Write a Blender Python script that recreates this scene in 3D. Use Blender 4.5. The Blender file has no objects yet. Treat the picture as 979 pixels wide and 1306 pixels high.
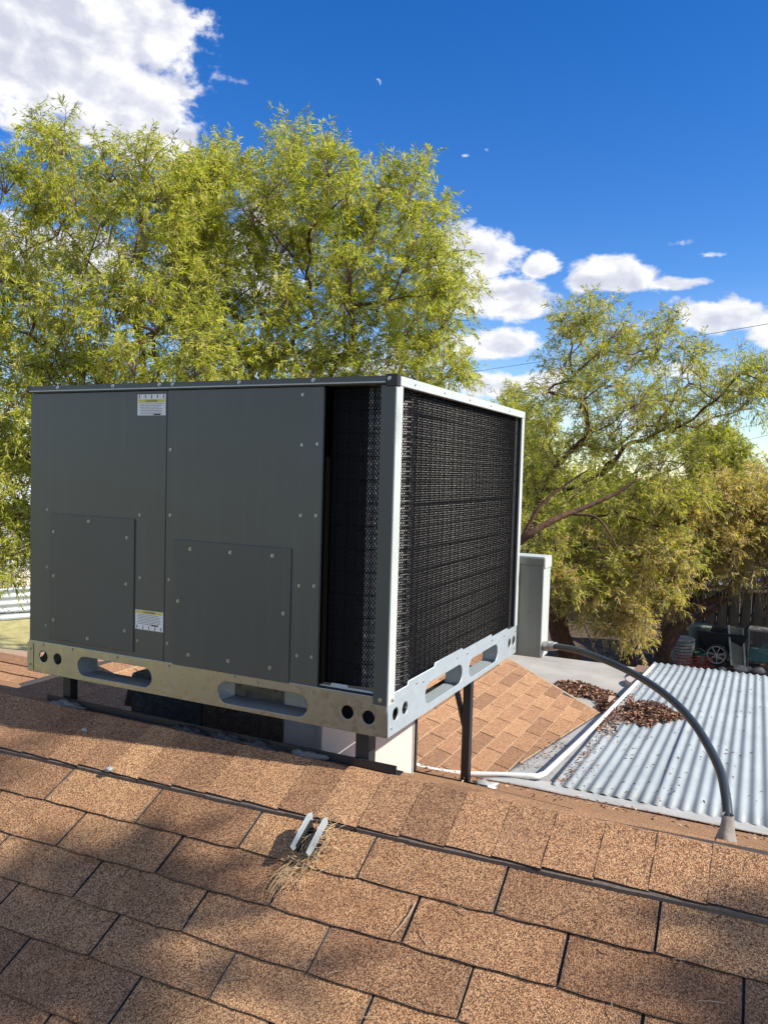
import bpy, bmesh, math, random
import numpy as np
from mathutils import Vector, Matrix
R = math.radians
SC = bpy.context.scene
COL = SC.collection

# ------------------------------------------------------------------ camera, sky, sun, exposure
F_PX, IMG_H = 1007.37, 1306.0
pitch, roll, yaw = -0.05048, 0.02795, -0.45078
fwd = Vector((math.sin(yaw)*math.cos(pitch), math.cos(yaw)*math.cos(pitch), math.sin(pitch)))
right0 = Vector((math.cos(yaw), -math.sin(yaw), 0))
up0 = right0.cross(fwd)
right = right0*math.cos(roll) + up0*math.sin(roll)
up = -right0*math.sin(roll) + up0*math.cos(roll)
cd = bpy.data.cameras.new('camera')
cam = bpy.data.objects.new('camera', cd); COL.objects.link(cam)
m = Matrix((right, up, -fwd)).transposed().to_4x4()
m.translation = Vector((0.80665, -1.71486, 0.64835))
cam.matrix_world = m
cd.sensor_fit = 'VERTICAL'; cd.sensor_height = 24.0; cd.sensor_width = 18.0
cd.lens = F_PX/IMG_H*24.0
cd.clip_start = 0.05; cd.clip_end = 20000
SC.camera = cam

SUN = Vector((1.0, 0.09, 0.87)).normalized()
SUN_AZ = math.atan2(SUN.x, SUN.y); SUN_EL = math.asin(SUN.z)
sd = bpy.data.lights.new('sun', 'SUN'); sd.energy = 5.0; sd.angle = R(0.5); sd.color = (1.0, 0.93, 0.82)
so = bpy.data.objects.new('sun', sd); COL.objects.link(so)
so.rotation_euler = SUN.to_track_quat('Z', 'Y').to_euler()

SC.view_settings.view_transform = 'Standard'; SC.view_settings.look = 'None'
SC.view_settings.exposure = 0.62; SC.view_settings.gamma = 1.0
SC.view_settings.use_curve_mapping = False
SC.render.engine = 'CYCLES'

W = bpy.data.worlds.new('World'); SC.world = W; W.use_nodes = True
def build_world():
    nt = W.node_tree; N = nt.nodes; L = nt.links; N.clear()
    out = N.new('ShaderNodeOutputWorld'); bg = N.new('ShaderNodeBackground')
    bg.inputs['Strength'].default_value = 0.107
    L.new(bg.outputs[0], out.inputs[0])
    sky = N.new('ShaderNodeTexSky'); sky.sky_type = 'NISHITA'; sky.sun_disc = False
    sky.sun_elevation = SUN_EL; sky.sun_rotation = SUN_AZ
    sky.altitude = 300; sky.air_density = 1.0; sky.dust_density = 0.1; sky.ozone_density = 2.5
    hs = N.new('ShaderNodeHueSaturation'); hs.inputs['Saturation'].default_value = 1.40
    hs.inputs['Value'].default_value = 1.08; hs.inputs['Hue'].default_value = 0.514
    L.new(sky.outputs[0], hs.inputs['Color'])
    tc = N.new('ShaderNodeTexCoord'); sep = N.new('ShaderNodeSeparateXYZ'); L.new(tc.outputs['Generated'], sep.inputs[0])
    def M(op, a, b=None, c=None, clamp=False):
        n = N.new('ShaderNodeMath'); n.operation = op; n.use_clamp = clamp
        for i, v in enumerate((a, b, c)):
            if v is None: continue
            if isinstance(v, (int, float)): n.inputs[i].default_value = v
            else: L.new(v, n.inputs[i])
        return n.outputs[0]
    az = M('ARCTAN2', sep.outputs[0], sep.outputs[1]); el = M('ARCSINE', sep.outputs[2])
    comb = N.new('ShaderNodeCombineXYZ')
    L.new(az, comb.inputs[0]); L.new(M('MULTIPLY', el, 1.55), comb.inputs[1])
    def noise(vec, scale, detail, rough, off=(0, 0, 0), dist=0.0):
        mp = N.new('ShaderNodeVectorMath'); mp.operation = 'ADD'; L.new(vec, mp.inputs[0]); mp.inputs[1].default_value = off
        n = N.new('ShaderNodeTexNoise'); n.inputs['Scale'].default_value = scale; n.inputs['Detail'].default_value = detail
        n.inputs['Roughness'].default_value = rough; n.inputs['Distortion'].default_value = dist
        L.new(mp.outputs[0], n.inputs['Vector']); return n.outputs['Fac']
    # cumulus banks: each is (azimuth, elevation, half width, half height, weight)
    blobs = [(-0.90,0.47,0.150,0.120,1.25),(-0.765,0.385,0.075,0.060,1.0),(-0.80,0.475,0.10,0.075,1.05),(-0.716,0.466,0.022,0.014,.75),
             (-0.694,0.408,0.013,0.008,.62),
             (-0.345,0.262,0.050,0.034,1.05),(-0.315,0.212,0.058,0.030,1.0),(-0.266,0.250,0.024,0.017,.85),
             (-0.178,0.236,0.055,0.022,.95),(-0.118,0.228,0.040,0.010,.72),(-0.195,0.248,0.024,0.018,.6),
             (-0.055,0.188,0.050,0.022,.95),(-0.150,0.180,0.035,0.010,.62),(0.02,0.168,0.045,0.028,.95),
             (-0.32,0.158,0.065,0.022,.85),(-0.30,0.108,0.10,0.022,.8),(-0.05,0.125,0.10,0.020,.6),(-0.2,0.07,0.3,0.03,.55),
             (-0.066,0.256,0.030,0.0055,.58),(-0.66,0.44,0.05,0.012,.42),(-0.14,0.27,0.05,0.008,.36),(-0.24,0.19,0.05,0.012,.45),(-0.3365,0.380,0.005,0.0045,.62),(-0.378,0.320,0.012,0.006,.42),(-0.362,0.374,0.008,0.003,.40),
             (-0.64,0.235,0.07,0.045,.95),(-0.61,0.30,0.028,0.024,.8),(-0.85,0.23,0.12,0.04,.85),(-0.5,0.13,0.15,0.04,.7),
             (0.55,0.30,0.22,0.07,1.0),(1.2,0.24,0.2,0.05,.9),(-1.5,0.36,0.22,0.09,1.0),(-1.9,0.2,0.25,0.05,.9),(2.4,0.3,0.3,0.08,1.0),(-2.7,0.25,0.3,0.06,.9),(0.9,0.75,0.2,0.1,.8),(1.9,0.62,0.40,0.16,1.2),(2.9,0.7,0.45,0.2,1.2),(-2.3,0.6,0.4,0.16,1.2),(-1.45,0.75,0.3,0.12,1.1),(2.3,1.1,0.6,0.12,1.1),(-3.0,0.35,0.4,0.1,1.1),(1.6,0.35,0.3,0.08,1.0)]  # unseen clouds; the large later ones are added to whiten the fill light
    tot = None
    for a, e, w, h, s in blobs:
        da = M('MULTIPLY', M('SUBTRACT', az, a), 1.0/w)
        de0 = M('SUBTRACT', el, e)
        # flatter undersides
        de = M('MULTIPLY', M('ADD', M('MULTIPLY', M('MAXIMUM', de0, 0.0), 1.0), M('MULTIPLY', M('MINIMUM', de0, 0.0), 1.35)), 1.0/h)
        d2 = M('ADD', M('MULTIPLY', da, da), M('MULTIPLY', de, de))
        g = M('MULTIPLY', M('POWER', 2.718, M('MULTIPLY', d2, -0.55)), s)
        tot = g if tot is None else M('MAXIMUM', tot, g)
    n1 = noise(comb.outputs[0], 17.0, 9, 0.60, (3, 1, 0), 0.25)
    n1b = noise(comb.outputs[0], 15.0, 5, 0.5, (3, 1, 0), 0.2)
    n1s = noise(comb.outputs[0], 15.0, 5, 0.5, (3-0.014, 1-0.016, 0), 0.2)
    n2 = noise(comb.outputs[0], 60.0, 6, 0.6, (0, 0, 5))
    dens = M('ADD', M('MULTIPLY_ADD', n1, 1.25, -0.625), M('ADD', tot, M('MULTIPLY_ADD', n2, 0.22, -0.11)))
    mask = N.new('ShaderNodeMapRange'); mask.interpolation_type = 'SMOOTHSTEP'
    mask.inputs['From Min'].default_value = 0.42; mask.inputs['From Max'].default_value = 0.66
    L.new(dens, mask.inputs['Value'])
    # self shading: thick lower parts greyer, billows facing the sun whiter
    lit = M('MULTIPLY', M('SUBTRACT', n1b, n1s), 4.0)
    shade = M('MULTIPLY_ADD', M('SUBTRACT', dens, 0.62), -0.95, M('ADD', lit, 0.95), clamp=True)
    cr = N.new('ShaderNodeValToRGB'); L.new(shade, cr.inputs[0])
    e = cr.color_ramp.elements
    e[0].position = 0.15; e[0].color = (4.1, 4.2, 4.9, 1); e[1].position = 0.95; e[1].color = (6.3, 6.3, 6.4, 1)
    mm = e.new(0.55); mm.color = (5.0, 5.1, 5.6, 1)
    hz = M('MULTIPLY', mask.outputs[0], 0.97)
    # thin veil of high vapour low in the sky
    veil = M('MULTIPLY', M('MULTIPLY_ADD', noise(comb.outputs[0], 5.0, 5, .6, (9, 2, 0)), 1.6, -.5, clamp=True), M('MULTIPLY_ADD', el, -3.2, .75, clamp=True))
    fac = M('MAXIMUM', hz, M('MULTIPLY', veil, 0.6))
    mix = N.new('ShaderNodeMix'); mix.data_type = 'RGBA'
    L.new(fac, mix.inputs['Factor']); L.new(hs.outputs[0], mix.inputs['A']); L.new(cr.outputs[0], mix.inputs['B'])
    L.new(mix.outputs['Result'], bg.inputs['Color'])
build_world()

# ------------------------------------------------------------------ helpers
def tag(o, label=None, cat=None, group=None, kind=None):
    if label: o['label'] = label
    if cat: o['category'] = cat
    if group: o['group'] = group
    if kind: o['kind'] = kind
    return o
def thing(name, label, cat, loc=(0, 0, 0), group=None):
    o = bpy.data.objects.new(name, None); COL.objects.link(o); o.location = loc; o.empty_display_size = .1
    return tag(o, label, cat, group)
def link(name, me, mat=None, parent=None, loc=None, rot=None, M4=None):
    if mat is not None and not me.materials:
        for mm in (mat if isinstance(mat, (list, tuple)) else [mat]): me.materials.append(mm)
    o = bpy.data.objects.new(name, me); COL.objects.link(o)
    if parent is not None: o.parent = parent
    # all vertices are given in world coordinates: cancel the parent's offset
    base = Matrix.Identity(4) if M4 is None else M4
    if loc is not None: base = Matrix.Translation(loc) @ (rot.to_4x4() if rot is not None else Matrix.Identity(4)) @ (M4 or Matrix.Identity(4))
    if parent is not None:
        off = Vector((0, 0, 0)); p = parent
        while p is not None: off += p.location; p = p.parent
        base = Matrix.Translation(-off) @ base
    o.matrix_basis = base
    return o
class MB:
    def __init__(s): s.v = []; s.f = []; s.m = []
    def add(s, v, f, mi=0):
        n = len(s.v); s.v += [tuple(p) for p in v]; s.f += [tuple(i+n for i in q) for q in f]; s.m += [mi]*len(f); return s
    def box(s, a, b, mi=0, T=None):
        x0, y0, z0 = a; x1, y1, z1 = b
        v = [Vector(p) for p in ((x0,y0,z0),(x1,y0,z0),(x1,y1,z0),(x0,y1,z0),(x0,y0,z1),(x1,y0,z1),(x1,y1,z1),(x0,y1,z1))]
        if T is not None: v = [T @ p for p in v]
        return s.add(v, [(0,3,2,1),(4,5,6,7),(0,1,5,4),(1,2,6,5),(2,3,7,6),(3,0,4,7)], mi)
    def bar(s, p, q, w, h, mi=0, upv=(0, 0, 1)):
        p = Vector(p); q = Vector(q); d = (q-p); l = d.length; d.normalize()
        x = d.cross(Vector(upv)); x = x.normalized() if x.length > 1e-5 else Vector((1, 0, 0)); z = x.cross(d)
        T = Matrix((x, d, z)).transposed().to_4x4(); T.translation = p
        return s.box((-w/2, 0, -h/2), (w/2, l, h/2), mi, T)
    def tube(s, pts, rad, n=8, mi=0, cap=True):
        pts = [Vector(p) for p in pts]; rs = rad if isinstance(rad, (list, tuple)) else [rad]*len(pts)
        v = []; prev = None
        for i, p in enumerate(pts):
            d = (pts[min(i+1, len(pts)-1)]-pts[max(i-1, 0)]).normalized()
            x = (prev - d*prev.dot(d)) if prev is not None else d.cross(Vector((0, 0, 1)) if abs(d.z) < .9 else Vector((1, 0, 0)))
            x.normalize(); prev = x; y = d.cross(x)
            v += [p+(x*math.cos(2*math.pi*k/n)+y*math.sin(2*math.pi*k/n))*rs[i] for k in range(n)]
        f = [(i*n+k, i*n+(k+1) % n, (i+1)*n+(k+1) % n, (i+1)*n+k) for i in range(len(pts)-1) for k in range(n)]
        if cap: f += [tuple(range(n))[::-1], tuple((len(pts)-1)*n+k for k in range(n))]
        return s.add(v, f, mi)
    def mesh(s, name, smooth=False, bevel=0):
        me = bpy.data.meshes.new(name); me.from_pydata(s.v, [], s.f)
        if s.m and max(s.m) > 0: me.polygons.foreach_set('material_index', s.m)
        if bevel:
            b = bmesh.new(); b.from_mesh(me)
            bmesh.ops.bevel(b, geom=b.edges[:], offset=bevel, segments=1, affect='EDGES', profile=.5)
            b.to_mesh(me); b.free()
        if smooth:
            me.polygons.foreach_set('use_smooth', [True]*len(me.polygons))
        me.update(); return me
    def build(s, name, mat, parent=None, smooth=False, bevel=0):
        return link(name, s.mesh(name, smooth, bevel), mat, parent)
def smooth_path(pts, sub=8):
    P = [Vector(p) for p in pts]; P = [P[0]*2-P[1]]+P+[P[-1]*2-P[-2]]; out = []
    for i in range(1, len(P)-2):
        for k in range(sub):
            t = k/sub; a, b, c, d = P[i-1:i+3]
            out.append(0.5*((2*b)+(c-a)*t+(2*a-5*b+4*c-d)*t*t+(3*b-a-3*c+d)*t**3))
    out.append(P[-2]); return out
def flat_shape(outer, holes, thick, axis, origin, name, bev=0.0012):
    """sheet with real holes; axis 'y': points are (x,z) at y=origin, 'x': points are (y,z) at x=origin"""
    cu = bpy.data.curves.new(name, 'CURVE'); cu.dimensions = '2D'; cu.fill_mode = 'BOTH'
    for loop in [outer]+holes:
        sp = cu.splines.new('POLY'); sp.points.add(len(loop)-1); sp.use_cyclic_u = True
        for i, (a, b) in enumerate(loop): sp.points[i].co = (a, b, 0, 1)
    cu.extrude = thick/2; cu.bevel_depth = bev; cu.bevel_resolution = 1
    ob = bpy.data.objects.new('tmp', cu); COL.objects.link(ob)
    bpy.context.view_layer.update()
    me = bpy.data.meshes.new_from_object(ob.evaluated_get(bpy.context.evaluated_depsgraph_get()))
    bpy.data.objects.remove(ob)
    T = Matrix(((1,0,0,0),(0,0,-1,origin),(0,1,0,0),(0,0,0,1))) if axis == 'y' else Matrix(((0,0,1,origin),(1,0,0,0),(0,1,0,0),(0,0,0,1)))
    me.transform(T); me.name = name; return me
def stadium(cx, cz, w, h, n=8):
    r = h/2; o = []
    for k in range(n+1): a = -math.pi/2+math.pi*k/n; o.append((cx+w/2-r+r*math.cos(a), cz+r*math.sin(a)))
    for k in range(n+1): a = math.pi/2+math.pi*k/n; o.append((cx-w/2+r+r*math.cos(a), cz+r*math.sin(a)))
    return o
def circ(cx, cz, r, n=18): return [(cx+r*math.cos(2*math.pi*k/n), cz+r*math.sin(2*math.pi*k/n)) for k in range(n)]

# ------------------------------------------------------------------ materials
class NT:
    def __init__(s, name, color=(.5,.5,.5), rough=.6, metal=0.0, spec=.5):
        s.m = bpy.data.materials.new(name); s.m.use_nodes = True; s.t = s.m.node_tree; s.N = s.t.nodes
        s.b = s.N['Principled BSDF']; s.b.inputs['Base Color'].default_value = (*color, 1)
        s.b.inputs['Roughness'].default_value = rough; s.b.inputs['Metallic'].default_value = metal
        s.b.inputs['Specular IOR Level'].default_value = spec
    def n(s, t, **kw):
        x = s.N.new('ShaderNode'+t)
        for k, v in kw.items():
            if k in x.inputs.keys(): s.set(x.inputs[k], v)
            else: setattr(x, k, v)
        return x
    def set(s, i, v):
        if isinstance(v, bpy.types.NodeSocket): s.t.links.new(v, i)
        elif isinstance(v, (tuple, list)) and len(v) == 3 and i.type == 'RGBA': i.default_value = (*v, 1)
        else: i.default_value = v
    def pos(s): return s.n('NewGeometry').outputs['Position']
    def obj(s): return s.n('TexCoord').outputs['Object']
    def noise(s, scale, detail=4, rough=.55, vec=None, dist=0):
        x = s.n('TexNoise', Scale=scale, Detail=detail, Roughness=rough, Distortion=dist); s.set(x.inputs['Vector'], vec or s.pos()); return x.outputs['Fac']
    def math(s, op, a, b=0.0, c=0.0, clamp=False):
        x = s.n('Math', operation=op, use_clamp=clamp)
        for i, v in enumerate((a, b, c)): s.set(x.inputs[i], v)
        return x.outputs[0]
    def ramp(s, fac, stops, interp='LINEAR'):
        x = s.n('ValToRGB'); s.set(x.inputs[0], fac); cr = x.color_ramp; cr.interpolation = interp
        while len(cr.elements) < len(stops): cr.elements.new(.5)
        for e, (p, c) in zip(cr.elements, stops): e.position = p; e.color = (*c, 1) if len(c) == 3 else c
        return x.outputs[0]
    def mix(s, f, a, b, mode='MIX'):
        x = s.n('Mix', data_type='RGBA', blend_type=mode); s.set(x.inputs['Factor'], f); s.set(x.inputs['A'], a); s.set(x.inputs['B'], b); return x.outputs['Result']
    def bump(s, h, strength=.3, dist=.01):
        x = s.n('Bump', Strength=strength, Distance=dist); s.set(x.inputs['Height'], h); s.set(s.b.inputs['Normal'], x.outputs[0])
    def col(s, c): s.set(s.b.inputs['Base Color'], c); return s
    def rough(s, r): s.set(s.b.inputs['Roughness'], r); return s
g = lambda v: (v, v, v)

def mat_shingle(name, warm=0.0, lum=1.0, worn=False):
    m = NT(name, rough=.93, spec=.15)
    v = m.n('TexVoronoi', Scale=500.0, Randomness=1.0); m.set(v.inputs['Vector'], m.pos())
    sep = m.n('SeparateColor'); m.set(sep.inputs[0], v.outputs['Color'])
    c = m.ramp(sep.outputs[0], [(0, (.035*lum,.022*lum,.016*lum)), (.22, (.135*lum,.075*lum,.046*lum)), (.5, (.39*lum,(.212-.01*warm)*lum,.108*lum)),
                                (.78, (.62*lum,(.385-.02*warm)*lum,.215*lum)), (1, (.74*lum,.54*lum,.32*lum))])
    n = m.noise(26, 5, .7)
    c = m.mix(m.math('MULTIPLY_ADD', n, 1.6, -.5, True), m.mix(.45, c, (.13*lum,.078*lum,.055*lum)), c)
    # soft worn / grimy zones and a different lot colour per shingle
    w = m.noise(3.3, 4, .6)
    c = m.mix(m.math('MULTIPLY_ADD', w, 2.2, -.95, True), c, m.mix(.35, c, (.34*lum,.20*lum,.125*lum)))
    oi = m.n('ObjectInfo')
    t = m.ramp(oi.outputs['Random'], [(0, (.72,.66,.64)), (.3, (.93,.87,.82)), (.7, (1.08,1,.92)), (1, (1.22,1.17,1.05))])
    c = m.mix(1.0, c, t, 'MULTIPLY')
    if worn:      # granules rubbed off beside the cut-outs and along the butt edge
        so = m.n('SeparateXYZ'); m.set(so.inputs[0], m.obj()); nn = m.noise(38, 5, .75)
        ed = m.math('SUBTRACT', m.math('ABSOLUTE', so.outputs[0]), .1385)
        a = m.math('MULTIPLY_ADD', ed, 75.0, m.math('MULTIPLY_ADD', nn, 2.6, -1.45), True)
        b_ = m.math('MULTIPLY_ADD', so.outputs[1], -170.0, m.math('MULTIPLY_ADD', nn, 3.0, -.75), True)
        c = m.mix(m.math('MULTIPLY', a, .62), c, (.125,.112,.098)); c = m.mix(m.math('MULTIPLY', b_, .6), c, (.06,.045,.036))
        big = m.noise(7, 4, .65); c = m.mix(m.math('MULTIPLY_ADD', big, 2.2, -1.0, True), c, m.mix(1.0, c, (.66,.56,.52), 'MULTIPLY'))
    m.col(c); m.bump(m.math('ADD', v.outputs['Distance'], m.math('MULTIPLY', n, .6)), .75, .0022)
    return m.m
MS = mat_shingle('asphalt_shingle_granules', worn=True); MSW = mat_shingle('asphalt_shingle_granules_sunlit', .6, 1.12)  # second copy made brighter and warmer to carry the wing's sunlight
MSC = mat_shingle('ridge_cap_granules', .2, 1.05)
def mat_edge():
    m = NT('asphalt_cut_edge', (.02,.017,.015), .95); n = m.noise(300, 3)
    m.col(m.ramp(n, [(.3, (.010,.009,.008)), (.75, (.055,.045,.038))])); return m.m
MEDGE = mat_edge()
def mat_galv(name, base, rough, metal, spangle=.12):
    m = NT(name, base, rough, metal)
    v = m.n('TexVoronoi', Scale=70.0); m.set(v.inputs['Vector'], m.pos()); sep = m.n('SeparateColor'); m.set(sep.inputs[0], v.outputs['Color'])
    n = m.noise(9, 5, .6)
    c = m.mix(m.math('MULTIPLY', sep.outputs[0], spangle*2), base, tuple(x*.72 for x in base))
    c = m.mix(m.math('MULTIPLY_ADD', n, 1.4, -.55, True), c, tuple(x*.82 for x in base))
    m.col(c); m.rough(m.math('MULTIPLY_ADD', sep.outputs[1], .12, m.math('MULTIPLY_ADD', n, .2, rough-.14)))
    m.bump(m.noise(14, 3), .12, .004); return m.m
MGALV = mat_galv('galvanized_steel_rail', (.40,.395,.385), .30, .98)
MGALVB = mat_galv('galvanized_steel_sky_lit', (.47,.54,.58), .45, .45)  # bluer, brighter copy: sky and sun reflection put into its colour
MDUCT = mat_galv('galvanized_duct_sheet', (.72,.71,.68), .5, .15)
MSTRAP = mat_galv('galvanized_bracket', (.46,.52,.55), .45, .35)
def mat_paint(name, c, rough=.45):
    m = NT(name, c, rough); n = m.noise(3.0, 5, .6); n2 = m.noise(120, 2)
    mp = m.n('Mapping'); mp.inputs['Scale'].default_value = (34, 34, 1.3); m.set(mp.inputs['Vector'], m.pos()); st = m.noise(1.0, 6, .7, mp.outputs[0])
    base = m.mix(m.math('MULTIPLY_ADD', n, 1.5, -.5, True), tuple(x*.84 for x in c), tuple(x*1.12 for x in c))
    base = m.mix(m.math('MULTIPLY_ADD', st, 1.5, -.78, True), base, tuple(min(.8, x*1.25+.012) for x in c))
    m.col(m.mix(m.math('MULTIPLY_ADD', m.noise(16, 7, .75), 1.8, -1.05, True), base, tuple(x*.8 for x in c)))
    m.rough(m.math('MULTIPLY_ADD', n, .16, rough-.08)); m.bump(m.math('ADD', m.math('MULTIPLY', m.noise(1.6, 2), 6.0), n2), .07, .004); return m.m
MPANEL = mat_paint('grey_enamel_panel', (.088,.097,.090), .34)
MPANEL2 = mat_paint('grey_enamel_access_panel', (.082,.088,.081), .42)
MTRIM = mat_paint('sunlit_enamel_and_trim', (.50,.54,.52), .45)  # pale enamel: sunlight put into the colour of lit faces; also plain trim
MPOST = mat_paint('corner_post_enamel', (.076,.086,.080), .4)
MBLACK = NT('black_plastic', (.018,.018,.02), .45).m
MSHADE = NT('shade_black', (.0025,.0025,.0025), 1.0, spec=0.0).m  # near-black, set to swallow sunlight inside the coil opening
MNET = NT('matte_black_guard', (.010,.010,.011), .9, spec=.1).m
MSCREW = NT('zinc_screw', (.42,.43,.42), .35, .9).m
MIRON = mat_paint('black_painted_angle_iron', (.018,.018,.020), .5)
MDARK = NT('dark_interior_steel', (.012,.012,.013), .7).m
def mat_fins():
    m = NT('condenser_fins', (.30,.30,.30), .55, .1)
    p = m.pos(); sp = m.n('SeparateXYZ'); m.set(sp.inputs[0], p)
    h = m.math('ADD', m.math('SINE', m.math('MULTIPLY', sp.outputs[1], 1900)), m.math('SINE', m.math('MULTIPLY', sp.outputs[0], 1900)))
    row = m.math('SINE', m.math('MULTIPLY', sp.outputs[2], 330))
    n = m.noise(60, 3); n3 = m.noise(4, 4)
    f = m.math('ADD', m.math('MULTIPLY', row, .22), m.math('MULTIPLY_ADD', n, .9, m.math('MULTIPLY', n3, .35)), True)
    m.col(m.ramp(f, [(.15, (.12,.12,.12)), (.45, (.52,.52,.50)), (.9, (.9,.89,.86))])); m.bump(h, .4, .001); return m.m
MFINS = mat_fins()
def mat_conc():
    m = NT('rolled_roofing_grey', rough=.9); n = m.noise(2.2, 7, .65); n2 = m.noise(140, 3)
    c = m.ramp(n, [(.3, (.25,.235,.20)), (.5, (.35,.33,.29)), (.68, (.43,.41,.36))])
    m.col(m.mix(m.math('MULTIPLY', n2, .35), c, (.28,.26,.23))); m.bump(n2, .3, .003); return m.m
MROLL = mat_conc()
def mat_coat():
    m = NT('weathered_white_roof_coating', rough=.75); n = m.noise(5, 8, .7, dist=.6); n2 = m.noise(45, 5, .65)
    c = m.ramp(n, [(.28, (.24,.235,.22)), (.45, (.36,.36,.34)), (.62, (.44,.435,.41)), (.74, (.42,.34,.23))])
    m.col(m.mix(m.math('MULTIPLY_ADD', n2, 2.2, -1.15, True), c, (.27,.22,.17))); m.bump(n, .4, .01); return m.m
MCOAT = mat_coat()
def mat_tin():
    m = NT('corrugated_galvanized_iron', rough=.6, metal=0.0); n = m.noise(2.4, 7, .65); n2 = m.noise(55, 5, .7)
    mp = m.n('Mapping'); mp.inputs['Scale'].default_value = (9, .6, 1); m.set(mp.inputs['Vector'], m.pos()); st = m.noise(2.5, 6, .7, mp.outputs[0])
    c = m.ramp(n, [(.3, (.26,.295,.305)), (.6, (.33,.37,.38)), (.8, (.29,.31,.31))])
    c = m.mix(m.math('MULTIPLY_ADD', st, 1.8, -.95, True), c, (.29,.31,.32))
    oi = m.n('ObjectInfo'); c = m.mix(1.0, c, m.ramp(oi.outputs['Random'], [(0, g(.93)), (1, g(1.05))]), 'MULTIPLY')
    m.col(m.mix(m.math('MULTIPLY_ADD', n2, 5.0, -3.35, True), c, (.22,.12,.08))); m.rough(m.math('MULTIPLY_ADD', n, .3, .42)); m.bump(n, .15, .01); return m.m
MTIN = mat_tin()
MPVC = mat_paint('white_pvc', (.78,.78,.74), .4)
MCOND = NT('grey_liquid_tight_conduit', (.032,.038,.042), .36).m
def mat_tar():
    m = NT('roofing_tar', rough=.55); n = m.noise(30, 6, .7); m.col(m.ramp(n, [(.35, (.016,.018,.022)), (.62, (.05,.055,.062)), (.8, (.16,.17,.175))])); m.bump(n, .9, .02); return m.m
MTAR = mat_tar()
MSEAL = NT('grey_sealant', (.30,.31,.31), .6).m
def mat_bark(name, a, b):
    m = NT(name, rough=.9); n = m.noise(9, 6, .7, m.obj()); m.col(m.ramp(n, [(.3, a), (.7, b)])); m.bump(n, .7, .03); return m.m
MBARK = mat_bark('reddish_brown_bark', (.045,.022,.014), (.17,.085,.052))
MTWIG = mat_bark('tan_twig_bark', (.14,.10,.07), (.36,.28,.20))
def mat_leaf(name, stops, tr=.44):
    m = NT(name, rough=.5, spec=.35)
    a = m.n('Attribute', attribute_name='tone'); c = m.ramp(a.outputs['Fac'], stops); m.col(c)
    t = m.n('BsdfTranslucent'); m.set(t.inputs[0], m.mix(1.0, c, (1.6,1.65,.6), 'MULTIPLY'))
    mx = m.n('MixShader'); mx.inputs[0].default_value = tr
    m.t.links.new(m.b.outputs[0], mx.inputs[1]); m.t.links.new(t.outputs[0], mx.inputs[2])
    m.t.links.new(mx.outputs[0], m.N['Material Output'].inputs['Surface']); return m.m
LEAF_Y = mat_leaf('yellow_green_narrow_leaves', [(0, (.09,.12,.02)), (.4, (.35,.385,.05)), (.8, (.56,.545,.10)), (1, (.58,.46,.20))])
LEAF_G = mat_leaf('olive_green_narrow_leaves', [(0, (.065,.09,.025)), (.45, (.33,.35,.065)), (.85, (.54,.51,.13)), (1, (.58,.46,.24))])
LEAF_B = mat_leaf('dry_olive_leaves', [(0, (.13,.14,.04)), (.4, (.42,.40,.11)), (.75, (.58,.50,.20)), (1, (.60,.42,.27))])
def mat_simple(name, c, rough=.7, amp=.25, scale=6, metal=0):
    m = NT(name, c, rough, metal); n = m.noise(scale, 5, .6)
    m.col(m.mix(n, tuple(x*(1-amp) for x in c), tuple(x*(1+amp) for x in c))); m.bump(n, .3, .01); return m.m
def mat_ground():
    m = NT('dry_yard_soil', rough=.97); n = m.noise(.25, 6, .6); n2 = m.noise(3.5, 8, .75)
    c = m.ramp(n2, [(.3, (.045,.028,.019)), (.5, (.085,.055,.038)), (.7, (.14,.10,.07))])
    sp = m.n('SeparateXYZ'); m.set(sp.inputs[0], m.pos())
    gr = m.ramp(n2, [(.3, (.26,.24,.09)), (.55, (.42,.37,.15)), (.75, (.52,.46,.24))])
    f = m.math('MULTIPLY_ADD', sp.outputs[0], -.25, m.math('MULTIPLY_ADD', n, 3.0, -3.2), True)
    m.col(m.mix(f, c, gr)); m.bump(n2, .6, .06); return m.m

# ================================================================== THE GROUND
def build_ground():
    n = 60; S = 2500.0; MBg = MB(); xs = [math.copysign(abs(t)**3.2*S, t) for t in np.linspace(-1, 1, n)]
    rnd = random.Random(4)
    v = [(x, y+8, -3.2+(rnd.uniform(-.03, .03) if abs(x) < 40 and abs(y) < 40 else 0)) for y in xs for x in xs]
    f = [(j*n+i, j*n+i+1, (j+1)*n+i+1, (j+1)*n+i) for j in range(n-1) for i in range(n-1)]
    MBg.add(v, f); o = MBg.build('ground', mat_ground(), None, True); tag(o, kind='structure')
build_ground()

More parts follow.
